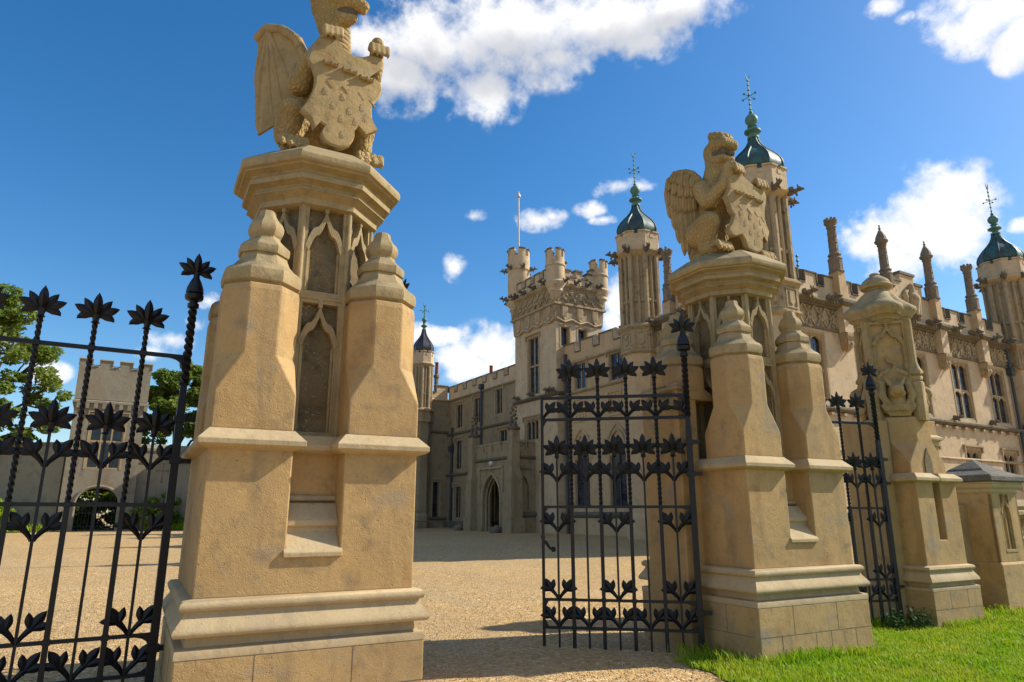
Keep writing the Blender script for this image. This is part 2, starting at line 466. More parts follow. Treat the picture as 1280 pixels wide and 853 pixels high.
def build_ground():
    xs = [-900, -400, -150, -70] + [x * 1.25 for x in range(-32, 57)] + [90, 150, 400, 900]
    ys = [-900, -300, -80, -30, -12] + [y * 1.0 for y in range(-8, 62)] + [80, 120, 250, 500, 1200]
    mb = MB(); idx = {}
    for j, y in enumerate(ys):
        for i, x in enumerate(xs):
            idx[i, j] = mb.p((x, y, gz(x, y) + .012 * mnoise.noise(Vector((x * .35, y * .35, 0)))))
    for j in range(len(ys) - 1):
        for i in range(len(xs) - 1):
            mb.f.append([idx[i, j], idx[i + 1, j], idx[i + 1, j + 1], idx[i, j + 1]])
    o = mb.build('gravel_ground', 'gravel', None, 80); structure(o)
    # lawn at the right, outside the gateway
    def edge(y):   # left border of the lawn
        base = 5.22 + .17 * max(0, y - 4.7) ** 1.2
        base += 2.9 * sstep(5.7, 6.15, y)
        return base + .05 * math.sin(y * 5.1) + .03 * math.sin(y * 13.7)
    mb = MB(); nx, ny = 40, 30; ii = {}
    for j in range(ny + 1):
        y = -2 + 9.4 * j / ny
        for i in range(nx + 1):
            x0 = edge(y); x = x0 + (26 - x0) * (i / nx) ** 1.6
            ii[i, j] = mb.p((x, y, gz(x, y) + .008 + .02 * min(1, (x - x0) / .4)))
    for j in range(ny):
        for i in range(nx):
            mb.f.append([ii[i, j], ii[i + 1, j], ii[i + 1, j + 1], ii[i, j + 1]])
    structure(mb.build('lawn_ground', 'soil', None, 80))
    # far lawn strip in front of the lodge wall
    mb = MB()
    P = [(-9, 43.5), (-3.0, 44.6), (-1.9, 45.9), (-8, 53), (-26, 60), (-26, 44)]
    mb.face([(x, y, gz(x, y) + .03) for x, y in P]); structure(mb.build('lawn_strip_ground', 'soil'))
    P = [(2.4, 44.9), (16.5, 44.9), (16.5, 46.2), (2.4, 46.2)]
    mb = MB(); mb.face([(x, y, gz(x, y) + .03) for x, y in P]); structure(mb.build('lawn_strip_ground', 'soil'))
    # grass blades: nobody could count them
    rs = np.random.RandomState(3)
    V = []; Fc = []
    def blades(n, xr, yr, hh, edgefn=None, dens=None):
        c = 0
        while c < n:
            x = rs.uniform(*xr); y = rs.uniform(*yr)
            if edgefn and x < edgefn(y) + abs(rs.normal(0, .06)) - .05: continue
            if edgefn and 6.1 < x < 8.0 and 5.25 < y < 7.1: continue
            if edgefn and 10.95 < x < 12.1 and 6.05 < y < 7.2: continue
            if edgefn and y > 6.9: continue
            d = math.hypot(x, y)
            if rs.rand() > min(1, (8.5 / d) ** 1.3): continue
            c += 1
            clump = .5 + .9 * (mnoise.noise(Vector((x * 2.2, y * 2.2, 3))) * .5 + .5)
            h = hh * clump * rs.uniform(.6, 1.4); a = rs.uniform(0, 6.283); w = rs.uniform(.0028, .0055) * (1 + d / 12)
            lean = rs.uniform(.1, .75) * h; la = rs.normal(2.6, 1.3)
            z = gz(x, y) + .012
            dx, dy = math.cos(a) * w, math.sin(a) * w
            lx, ly = math.cos(la) * lean, math.sin(la) * lean
            b = len(V)
            V.extend([(x - dx, y - dy, z), (x + dx, y + dy, z), (x + dx * .8 + lx * .4, y + dy * .8 + ly * .4, z + h * .6), (x - dx * .8 + lx * .4, y - dy * .8 + ly * .4, z + h * .6), (x + lx, y + ly, z + h)])
            Fc.append((b, b + 1, b + 2, b + 3)); Fc.append((b + 3, b + 2, b + 4))
    blades(90000, (5.0, 17), (1.5, 6.9), .055, edge)
    # longer tufts against the stones
    for (x0, x1, y0, y1, n) in ((6.0, 8.0, 5.0, 5.22, 2600), (5.6, 6.15, 5.2, 6.1, 900), (10.9, 12.3, 5.8, 6.04, 1200), (8.2, 10.9, 6.3, 6.75, 2200), (12.2, 13.5, 6.1, 6.6, 900)):
        blades(n // 3, (x0, x1), (y0, y1), .11)
    me = bpy.data.meshes.new('lawn_grass'); me.from_pydata(V, [], Fc); me.materials.append(M['grass'])
    o = bpy.data.objects.new('lawn_grass', me); C.objects.link(o)
    o['kind'] = 'stuff'; o['label'] = 'bright green lawn grass along the foot of the stone gate pillars'; o['category'] = 'grass'
    V = []; Fc = []
    blades(5000, (-16, -2.2), (44.5, 50), .35); blades(3000, (2.5, 16), (44.9, 46.1), .4)
    V = [v for v in V]
    me = bpy.data.meshes.new('rough_grass'); me.from_pydata(V, [], Fc); me.materials.append(M['grass'])
    o = bpy.data.objects.new('rough_grass', me); C.objects.link(o)
    o['kind'] = 'stuff'; o['label'] = 'strip of rough grass below the far lodge and its walls'; o['category'] = 'grass'
    # loose pebbles on the drive
    V = []; Fc = []
    for _ in range(16000):
        y = 4.2 + 12 * rs.rand() ** 1.6; x = rs.uniform(-3, 8)
        if x > edge(y) - .02 and y < 7.4: continue
        r = rs.uniform(.006, .015); z = gz(x, y) + r * .3; b = len(V); a = rs.uniform(0, 6.28)
        for k in range(4):
            V.append((x + r * math.cos(a + k * 1.571) * rs.uniform(.7, 1.3), y + r * math.sin(a + k * 1.571) * rs.uniform(.7, 1.3), z))
        V.append((x + rs.uniform(-.3, .3) * r, y + rs.uniform(-.3, .3) * r, z + r * rs.uniform(.4, .8)))
        for k in range(4): Fc.append((b + k, b + (k + 1) % 4, b + 4))
    me = bpy.data.meshes.new('loose_pebbles'); me.from_pydata(V, [], Fc); me.materials.append(M['gravel'])
    o = bpy.data.objects.new('loose_pebbles', me); C.objects.link(o)
    o['kind'] = 'stuff'; o['label'] = 'loose golden pebbles scattered over the gravel drive'; o['category'] = 'pebbles'


build_ground()

# ------------------------------------------------------------------ gate pillars


def oct_poly(cx, cy, r):
    k = r / math.cos(math.pi / 8)
    return [(cx + k * math.cos(math.pi / 8 + math.pi / 4 * i), cy + k * math.sin(math.pi / 8 + math.pi / 4 * i)) for i in range(8)]


def sq_ring(cx, cy, r):
    """square ring of 8 points, each pair meeting in a corner, ordered like oct_poly"""
    out = []
    for i in range(8):
        a = math.pi / 8 + math.pi / 4 * i
        q = (i + 0) // 2
        cs = [(1, 1), (-1, 1), (-1, -1), (1, -1)][q % 4]
        out.append((cx + cs[0] * r, cy + cs[1] * r))
    return out


def turret_mb(cx, cy, r, z0, zb, zo, z1):
    """square shaft with broach stops into an octagon"""
    mb = MB()
    k = math.tan(math.pi / 8) * r
    O = lambda z: [(cx + r, cy + k, z), (cx + k, cy + r, z), (cx - k, cy + r, z), (cx - r, cy + k, z), (cx - r, cy - k, z), (cx - k, cy - r, z), (cx + k, cy - r, z), (cx + r, cy - k, z)]
    S = lambda z: [(cx + r, cy + r, z), (cx - r, cy + r, z), (cx - r, cy - r, z), (cx + r, cy - r, z)]
    s0 = [mb.p(q) for q in S(z0)]; sb = [mb.p(q) for q in S(zb)]; o0 = [mb.p(q) for q in O(zo)]
    o1 = [mb.p(q) for q in O(z1 - .05)]; o2 = [mb.p(((q[0] - cx) * .97 + cx, (q[1] - cy) * .97 + cy, z1)) for q in O(z1)]
    for i in range(4):
        j = (i + 1) % 4
        mb.f.append([s0[i], s0[j], sb[j], sb[i]])
    # corners: s[0]=(+,+) between o0[0] and o0[1]; s[1]=(-,+): o[2],o[3]; ...
    for i in range(4):
        a, b = o0[2 * i], o0[2 * i + 1]
        mb.f.append([sb[i], b, a])
        j = (i + 1) % 4
        mb.f.append([sb[i], sb[j], o0[(2 * j) % 8], b])
    for i in range(8):
        j = (i + 1) % 8
        mb.f.append([o0[i], o0[j], o1[j], o1[i]]); mb.f.append([o1[i], o1[j], o2[j], o2[i]])
    mb.f.append(list(reversed(s0))); mb.f.append(o2)
    return mb


CAP_PROF = [(.90, 0), (.93, .015), (1.02, .03), (1.05, .07), (1.03, .115), (.95, .14), (.82, .165), (.70, .205), (.63, .25), (.60, .275),
            (.66, .278), (.68, .30), (.68, .335), (.64, .35), (.50, .385), (.40, .415), (.385, .435), (.43, .45), (.475, .485), (.475, .515), (.42, .55), (.32, .58), (.255, .61), (.235, .645), (.215, .655)]


def turret(parent, cx, cy, r=.305, z0=2.165, zb=2.45, zo=2.77, z1=3.36, capz=None):
    t = turret_mb(cx, cy, r, z0, zb, zo, z1).build('turret', 'render', parent, None, .012)
    cz = z1 if capz is None else capz
    mb = MB(); mb.ngon(cx, cy, 8, [(a * r * .97, cz + h * 1.13 - .002) for a, h in CAP_PROF], math.pi / 8)
    mb.build('turret_cap', 'cap', t, 27)
    return t


def ogee(w, h, n=10):
    """ogee arch outline from (-w,0) to (0,h) to (w,0)"""
    pts = []
    for i in range(n + 1):
        t = i / n
        x = -w + w * t
        if t < .5: z = h * .5 * math.sin(t * 2 * math.pi / 2) * 1.05
        else:
            u = (t - .5) * 2; z = h * .525 + h * .475 * (1 - math.cos(u * math.pi / 2))
        pts.append((x, z))
    return pts + [(-x, z) for x, z in reversed(pts[:-1])]


def tracery_face(mb, F, w, z0, z1, oh, th=.035, proud=.0, dep=.055):
    """frame, ogee rib and spandrels of one traceried panel (F is the face, s centred)"""
    a = w / 2
    arch = ogee(a - .03, oh)
    zs = z1 - .07 - oh
    outer = [(x, zs + z) for x, z in arch]
    inner = [(x * .80, zs - .05 + z * .86) for x, z in arch]
    # rib: strip between outer and inner
    ring = outer + list(reversed(inner))
    n = len(outer)
    for i in range(n - 1):
        q = [outer[i], outer[i + 1], inner[i + 1], inner[i]]
        mb.fpoly(F, q, -dep, proud + .012)
    # jambs
    mb.fbox(F, -a, -a + .05, -dep, proud + .004, z0, z1); mb.fbox(F, a - .05, a, -dep, proud + .004, z0, z1)
    k8 = .8 * (a - .03)
    mb.fbox(F, -a + .0505, -k8, -dep, proud + .009, z0 + .051, zs - .03); mb.fbox(F, k8, a - .0505, -dep, proud + .009, z0 + .051, zs - .03)
    mb.fbox(F, -k8 + .001, -k8 + .02, -dep, proud - .02, z0 + .051, zs - .03); mb.fbox(F, k8 - .02, k8 - .001, -dep, proud - .02, z0 + .051, zs - .03)
    mb.fbox(F, -a, a, -dep, proud + .006, z1 - .05, z1); mb.fbox(F, -a, a, -dep, proud + .010, z0, z0 + .05)
    # crossbar dividing the spandrels and finial stem
    mb.fbox(F, -.018, .018, -dep, proud + .016, zs + oh - .02, z1)


def gate_pillar(name, label, loc, rz, side, jw=1.10):
    root = thing(name, label, 'gate pillar', loc, rz, 'pair of gateway pillars')
    hw, hd = .825, .875
    g = -.35
    foot = [(-hw, -hd), (hw, -hd), (hw, hd), (-hw, hd)]
    mb = MB(); mb.sweep(foot, [(.08, g), (.08, .565)]); pl = mb.build('plinth', 'ashlar', root, None, .01)
    mb = MB(); mb.sweep(foot, [(.082, .565), (.082, .615), (.076, .625), (.02, .635), (.014, .70), (.022, .705), (.095, .708), (.108, .722), (.110, .738), (.103, .757), (.086, .785), (.066, .812),
                               (.050, .838), (.043, .858), (.043, .868), (.060, .872), (.074, .885), (.078, .905), (.072, .925), (.055, .942), (.0, .950), (-.05, .951)])
    mb.build('base_moulding', 'dressed', root, 40)
    # joints of the plinth ashlar, cut as dark lines
    mb = MB()
    jx = [-.55, .05, .42]
    yf = -hd - .08
    mb.box(-hw - .0815, hw + .0815, yf - .0015, yf + .01, .268, .274)
    mb.box(-hw - .0815, -hw - .07, -hd, hd, .268, .274)
    for q in (-.38, .33): mb.box(q, q + .005, yf - .0015, yf + .01, .274, .566)
    for q in (-.58, -.05, .2, .62): mb.box(q, q + .005, yf - .0015, yf + .01, g, .268)
    for q in (-.5, .3): mb.box(-hw - .0815, -hw - .07, q, q + .005, .274, .566)
    mb.build('plinth_joint', 'dark_trim', pl)
    # body with the recess slot
    ns, nd = .205, .27
    sl = [(-hw, -hd), (-ns, -hd), (-ns, -hd + nd), (ns, -hd + nd), (ns, -hd), (hw, -hd), (hw, hd), (-hw, hd)]
    zb_, zs_, zt_ = .945, 1.235, 2.06
    mb = MB()
    bot = [mb.p((x, y, zb_)) for x, y in foot]; top = [mb.p((x, y, zt_)) for x, y in sl]; mid = [mb.p((x, y, zs_)) for x, y in sl[1:5]]
    mb.f += [bot[::-1], top, [bot[0], bot[1], top[5], top[4], mid[3], mid[0], top[1], top[0]], [bot[1], bot[2], top[6], top[5]], [bot[2], bot[3], top[7], top[6]], [bot[3], bot[0], top[0], top[7]],
             [mid[0], mid[1], top[2], top[1]], [mid[1], mid[2], top[3], top[2]], [mid[2], mid[3], top[4], top[3]], mid]
    mb.build('body', 'render', root, None, .012)
    mb = MB()
    prof = [(-.022, 1.215), (-.022, 1.252), (.11, 1.40), (.11, 1.432), (.085, 1.445), (.085, 1.485), (.20, 1.62), (nd + .01, 1.62), (nd + .01, 1.215)]
    mb.extr(prof, lambda d, z, t: (t, -hd + d, z), -ns - .0, ns + .0)
    mb.extr([(-.024, 1.214), (-.024, 1.250), (.004, 1.282), (.004, 1.214)], lambda d, z, t: (t, -hd + d, z), -ns - .02, ns + .02)
    mb.build('weathering', 'dressed', root, None, .006)
    mb = MB(); mb.tube([(-ns, -hd + nd - .01, 1.66), (ns, -hd + nd - .01, 1.66)], .028, 8); mb.build('slot_bead', 'dressed', root, 60)
    # string course follows the slot
    mb = MB(); mb.sweep(sl, [(.0, 2.012), (.055, 2.030), (.082, 2.046), (.084, 2.085), (.078, 2.092), (.004, 2.170), (-.03, 2.171)])
    mb.build('string_course', 'dressed', root, None, .004)
    # four corner turrets
    o = hw - .305
    for cx, cy in ((-o, -hd + .305), (o, -hd + .305), (-o, hd - .305), (o, hd - .305)): turret(root, cx, cy)
    # octagonal core between them
    cr = .50
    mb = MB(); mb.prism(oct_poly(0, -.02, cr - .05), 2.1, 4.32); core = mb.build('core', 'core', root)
    mb = MB(); mbr = MB()
    w = 2 * cr * math.tan(math.pi / 8)
    for i in range(8):
        a = -math.pi / 2 + i * math.pi / 4
        F = frame(cr * math.cos(a), -.02 + cr * math.sin(a), -math.sin(a), math.cos(a))
        tracery_face(mb, F, w, 2.16, 3.40, .34); tracery_face(mb, F, w, 3.41, 4.31, .36)
        c = Vector((cr / math.cos(math.pi / 8) * math.cos(a + math.pi / 8), -.02 + cr / math.cos(math.pi / 8) * math.sin(a + math.pi / 8)))
        mbr.tube([(c.x, c.y, 2.16), (c.x, c.y, 4.31)], .026, 8)
        # spandrel sinkings
        mb.fbox(F, -w / 2, w / 2, -.05, .014, 3.385, 3.415)
    mb.build('tracery', 'cap', core, None, .003); mbr.build('corner_shaft', 'cap', core, 60)
    # cornice and sloping top
    ap = oct_poly(0, -.02, 0.5)
    mb = MB()
    mb.sweep(ap, [(.015, 4.255), (.05, 4.27), (.052, 4.325), (.060, 4.33), (.105, 4.372), (.118, 4.378), (.118, 4.388), (.088, 4.392), (.088, 4.405), (.100, 4.432), (.130, 4.452), (.162, 4.458), (.166, 4.497), (.166, 4.503), (.138, 4.507), (.138, 4.52), (.150, 4.548), (.178, 4.565), (.212, 4.572), (.216, 4.588), (.245, 4.598), (.254, 4.622), (.254, 4.662), (.24, 4.69), (.0, 4.87), (-.1, 4.885)])
    mb.build('cornice', 'cap', root, 26)
    # gate jamb with its own turret, on the side of the drive
    s_ = side
    mb = MB()
    fj = [(s_ * .80, -.13), (s_ * jw, -.13), (s_ * jw, .55), (s_ * .80, .55)]
    if s_ < 0: fj = [fj[1], fj[0], fj[3], fj[2]]
    mb.prism(fj, g, 3.06)
    # curved coping of the jamb
    n = 8
    prof = [(.80, 3.06), (jw, 3.06)] + [(jw - (jw - .80) * i / n, 3.10 + .17 * (i / n) ** 1.6) for i in range(n + 1)]
    mb.extr(prof, lambda a, z, t: (s_ * a, t, z), -.131, .551)
    mb.build('gate_jamb', 'render', root, None, .012)
    mb = MB(); mb.sweep(fj, [(.0, 3.0), (.03, 3.02), (.03, 3.05), (0, 3.075)], True, True); mb.build('jamb_string', 'cap', root, None, .004)
    if jw > 1: turret(root, s_ * .79, .16, .31, 2.9, 2.95, 3.05, 3.33)
    return root


PL = (1.54, 6.40, 0.0)
PR = (7.075, 6.15, 0.0)
RZ = R(-2.5)
gate_pillar('gate_pillar', 'nearest and largest sandstone gate pillar, left of the open drive, under a dragon', PL, RZ, 1, .88)
gate_pillar('gate_pillar', 'sandstone gate pillar right of the open drive, grass at its foot, under a griffin', PR, RZ, -1)

# ------------------------------------------------------------------ carved beasts


def capsules(mb, caps):
    for p0, r0, p1, r1 in caps:
        p0, p1 = Vector(p0), Vector(p1)
        n = max(2, int((p1 - p0).length / (.30 * min(r0, r1))) + 1)
        for i in range(n + 1):
            t = i / n
            mb.ball(p0.lerp(p1, t), r0 + (r1 - r0) * t, 12, 8)


def remesh(mb, name, mat, parent, voxel=.016, smooth=5, loc=None):
    me = bpy.data.meshes.new(name + '_tmp'); me.from_pydata([tuple(v) for v in mb.v], [], mb.f)
    bm = bmesh.new(); bm.from_mesh(me); bmesh.ops.recalc_face_normals(bm, faces=bm.faces[:]); bm.to_mesh(me); bm.free()
    o = bpy.data.objects.new(name, me); C.objects.link(o)
    r = o.modifiers.new('r', 'REMESH'); r.mode = 'VOXEL'; r.voxel_size = voxel
    s = o.modifiers.new('s', 'SMOOTH'); s.factor = .5; s.iterations = smooth
    dg = bpy.context.evaluated_depsgraph_get()
    m2 = bpy.data.meshes.new_from_object(o.evaluated_get(dg)); m2.name = name
    o.modifiers.clear(); o.data = m2; bpy.data.meshes.remove(me)
    m2.materials.clear(); m2.materials.append(M[mat] if isinstance(mat, str) else mat)
    m2.polygons.foreach_set('use_smooth', [True] * len(m2.polygons))
    if parent is not None: o.parent = parent
    return o


def scale_stone():
    n = NT('scaly_carved_sandstone')
    base = n.mix(n.ramp(n.noise(2, 5, .6), [(.35, 0), (.68, 1)]), (.46, .315, .135), (.36, .25, .105))
    v = n.noise(3.1, 5, .7)
    base = n.mix(n.math('MULTIPLY', n.ramp(v, [(.50, 0), (.70, 1)]), .45), base, (.15, .145, .05))
    sx = n.N.new('ShaderNodeSeparateXYZ'); n.L.new(n.geo.outputs['Normal'], sx.inputs[0])
    base = n.mix(n.math('MULTIPLY', n.ramp(sx.outputs[2], [(.3, 0), (.8, 1)]), .55), base, (.13, .125, .06))
    wv = n.N.new('ShaderNodeVectorMath'); wv.operation = 'ADD'
    nn_ = n.N.new('ShaderNodeTexNoise'); nn_.inputs['Scale'].default_value = 6; n.L.new(n.pos, nn_.inputs['Vector'])
    n.L.new(n.scaled(nn_.outputs[1], (.05, .05, .05)), wv.inputs[0]); n.L.new(n.pos, wv.inputs[1])
    cell = n.voro(23, n.scaled(wv.outputs[0], (1, 1, .7)), 'DISTANCE_TO_EDGE')
    base = n.mix(n.math('MULTIPLY', n.ramp(cell, [(0, 1), (.12, 0)]), .26), base, (.13, .10, .05))
    nb = n.bump(n.ramp(cell, [(0, 0), (.26, 1)]), .016, .7)
    nb = n.bump(n.noise(70, 5, .7), .003, .7, nb)
    return n.set(base, .9, 0, nb, .2)


M['scale'] = scale_stone()


def shield_part(parent, poly, y0, tilt, th=.075):
    """flat carved shield: outline (x,z) extruded in depth, leaning back a little"""
    cx = sum(p[0] for p in poly) / len(poly); cz = sum(p[1] for p in poly) / len(poly)
    # round the outline with a subdivision pass on corners
    def at(x, z, d):   # d in front of the face
        bow = -.05 * (1 - min(1, ((x - cx) / .5) ** 2))
        return (x, y0 + tilt * (z - cz) + bow - d, z)
    mb = MB()
    n = len(poly)
    inner = [((x - cx) * .955 + cx, (z - cz) * .965 + cz) for x, z in poly]
    rings = [[at(x, z, -th) for x, z in poly], [at(x, z, -.012) for x, z in poly], [at(x, z, 0) for x, z in inner]]
    mb.loft(rings, True, True, False)
    # front face as a triangle fan of quads towards the middle so that it can bow
    mid = [((x - cx) * .5 + cx, (z - cz) * .5 + cz) for x, z in inner]
    mb.loft([[at(x, z, 0) for x, z in inner], [at(x, z, 0.0) for x, z in mid]], True, False, True)
    sh = mb.build('shield', 'beast', parent, 35)
    return sh, at


def crown_mb(at, x, z, w, rot):
    mb = MB()
    h = w * .55
    def q(a, b, d): return at(x + a * math.cos(rot) - b * math.sin(rot), z + a * math.sin(rot) + b * math.cos(rot), d)
    mb.loft([[q(-w, 0, -.01), q(w, 0, -.01), q(w * 1.05, h * .35, -.01), q(-w * 1.05, h * .35, -.01)], [q(-w, 0, .035), q(w, 0, .035), q(w * 1.05, h * .35, .04), q(-w * 1.05, h * .35, .04)]])
    for i in range(5):
        a = -w * 1.0 + w * .5 * i; hh = h * (1.5 if i % 2 == 0 else 1.0)
        s_ = w * .17
        lean = .25 * a
        mb.loft([[q(a - s_, h * .3, -.01), q(a + s_, h * .3, -.01), q(a + lean + s_ * .5, hh, -.01), q(a + lean - s_ * .5, hh, -.01)], [q(a - s_, h * .3, .018), q(a + s_, h * .3, .03), q(a + lean + s_ * .5, hh, .035), q(a + lean - s_ * .5, hh, .035)]])
        mb.ball(q(a + lean, hh + s_ * .5, .008), s_ * 1.0, 7, 5)
    return mb


def blazon(sh, at, crowns, cw, chev, tufts, dark):
    for x, z, r in crowns: crown_mb(at, x, z, cw, r).build('crown', 'beast', sh, 40)
    mb = MB()
    for x, z in chev:    # slanting cuts
        mb.loft([[at(x, z + .0, -.02), at(x + .055, z - .07, -.02), at(x + .066, z - .066, -.02), at(x + .010, z + .010, -.02)], [at(x, z, .003), at(x + .055, z - .07, .003), at(x + .066, z - .066, .003), at(x + .010, z + .010, .003)]])
    for x, z in tufts:   # ermine tufts
        for a, b in ((-.016, -.034), (0.003, -.042), (.018, -.032)):
            mb.loft([[at(x, z + .03, -.02), at(x + a - .005, z + b, -.02), at(x + a + .007, z + b, -.02)], [at(x, z + .03, .003), at(x + a - .005, z + b, .003), at(x + a + .007, z + b, .003)]])
        mb.loft([[at(x - .018, z + .0, -.02), at(x, z + .045, -.02), at(x + .006, z - .01, -.02)], [at(x - .018, z, .0035), at(x, z + .045, .0035), at(x + .006, z - .01, .0035)]])
    mb.build('ermine_spot', dark, sh)


def paw(mb, c, d, sp, n=4, r=.042, ln=.11):
    """toes curling over an edge: c middle, d forward, sp sideways"""
    c, d, sp = Vector(c), Vector(d).normalized(), Vector(sp).normalized()
    for i in range(n):
        k = (i - (n - 1) / 2) * r * 1.7
        b = c + sp * k
        capsules(mb, [(b, r, b + d * ln * .6 + Vector((0, 0, .03)), r * 1.0), (b + d * ln * .6 + Vector((0, 0, .03)), r * .95, b + d * ln + Vector((0, 0, -.06)), r * .75),
                      (b + d * ln + Vector((0, 0, -.06)), r * .55, b + d * (ln * .98) + Vector((0, 0, -.11)), r * .2)])


def bat_wing(parent, root, D, outline, th=.05, flip=1):
    """membrane wing with finger ribs; outline in (s along D, z)"""
    D = Vector((D[0], D[1], 0)).normalized(); Nn = Vector((D.y, -D.x, 0)); r0 = Vector(root)
    cs = sum(p[0] for p in outline) / len(outline); cz = sum(p[1] for p in outline) / len(outline)
    def at(s, z, d): return r0 + D * s + Nn * (d - .07 * math.sin(max(0, s / .6) * 1.9)) + Vector((0, 0, z))
    mb = MB()
    def ring(k, d): return [at((s - cs) * k + cs, (z - cz) * k + cz, d) for s, z in outline]
    mb.loft([ring(.5, .012), ring(.93, .012), ring(1, th * .25), ring(1, -th * .25), ring(.93, -.012), ring(.5, -.012)])
    w = mb.build('wing', 'beast', parent, 50)
    mb = MB()
    top = outline[1]
    for (a, b), bow in (((outline[4], outline[3]), 0), ((outline[3], outline[2]), 0), ((outline[2], outline[1]), 0), ((outline[1], outline[0]), 0)):
        pts = [at(a[0] + (b[0] - a[0]) * t, a[1] + (b[1] - a[1]) * t, 0) for t in (0, .25, .5, .75, 1)]
        mb.tube(pts, [.05, .052, .055, .055, .052], 8)
    for tip, bow in ((outline[10], .05), (outline[9], .03), (outline[8], .0), (outline[7], -.02), (outline[12], .05)):
        a = outline[1]
        a = (a[0] * .8 + .2 * outline[2][0], a[1] - .03)
        pts = []
        for i in range(9):
            t = i / 8; s = a[0] + (tip[0] - a[0]) * t + bow * math.sin(t * math.pi); z = a[1] + (tip[1] - a[1]) * t
            pts.append(at(s, z, 0))
        mb.tube(pts, [.032 - .016 * i / 8 for i in range(9)], 7)
    mb.ball(at(outline[0][0], outline[0][1] + .02, 0), .06, 10, 7)
    mb.build('wing_bone', 'beast', w, 60)
    return w


def feather_wing(parent, root, D, rows, shoulder):
    D = Vector((D[0], D[1], 0)).normalized(); Nn = Vector((D.y, -D.x, 0)); r0 = Vector(root)
    def at(s, z, d): return r0 + D * s + Nn * (d - .10 * math.sin(min(1, s / .55) * 2.0)) + Vector((0, 0, z))
    mb = MB()
    for side in (1, -1):
        for row, (feathers, dd) in enumerate(rows):
            for (s0, z0, s1, z1, w) in feathers:
                v = Vector((s1 - s0, z1 - z0)); L = v.length; v /= L; u = Vector((v.y, -v.x))
                rings = []
                for t, k in ((0, .75), (.2, .95), (.5, 1.0), (.8, .92), (.93, .62), (1.0, .18)):
                    c = Vector((s0, z0)) + v * L * t
                    ring = []
                    for a, h in ((-1, -.008), (-.6, .014), (-.12, .020), (0, .034), (.12, .020), (.6, .014), (1, -.008), (0, -.03)):
                        q = c + u * (a * w * k)
                        ring.append(at(q.x, q.y, side * (dd + h)))
                    rings.append(ring)
                mb.loft(rings)
    w = mb.build('wing', 'beast', parent, 38)
    mb = MB()
    mb.tube([at(s, z, 0) for s, z, r in shoulder], [r for s, z, r in shoulder], 10)
    mb.build('wing_shoulder', 'scale', w, 60)
    return w


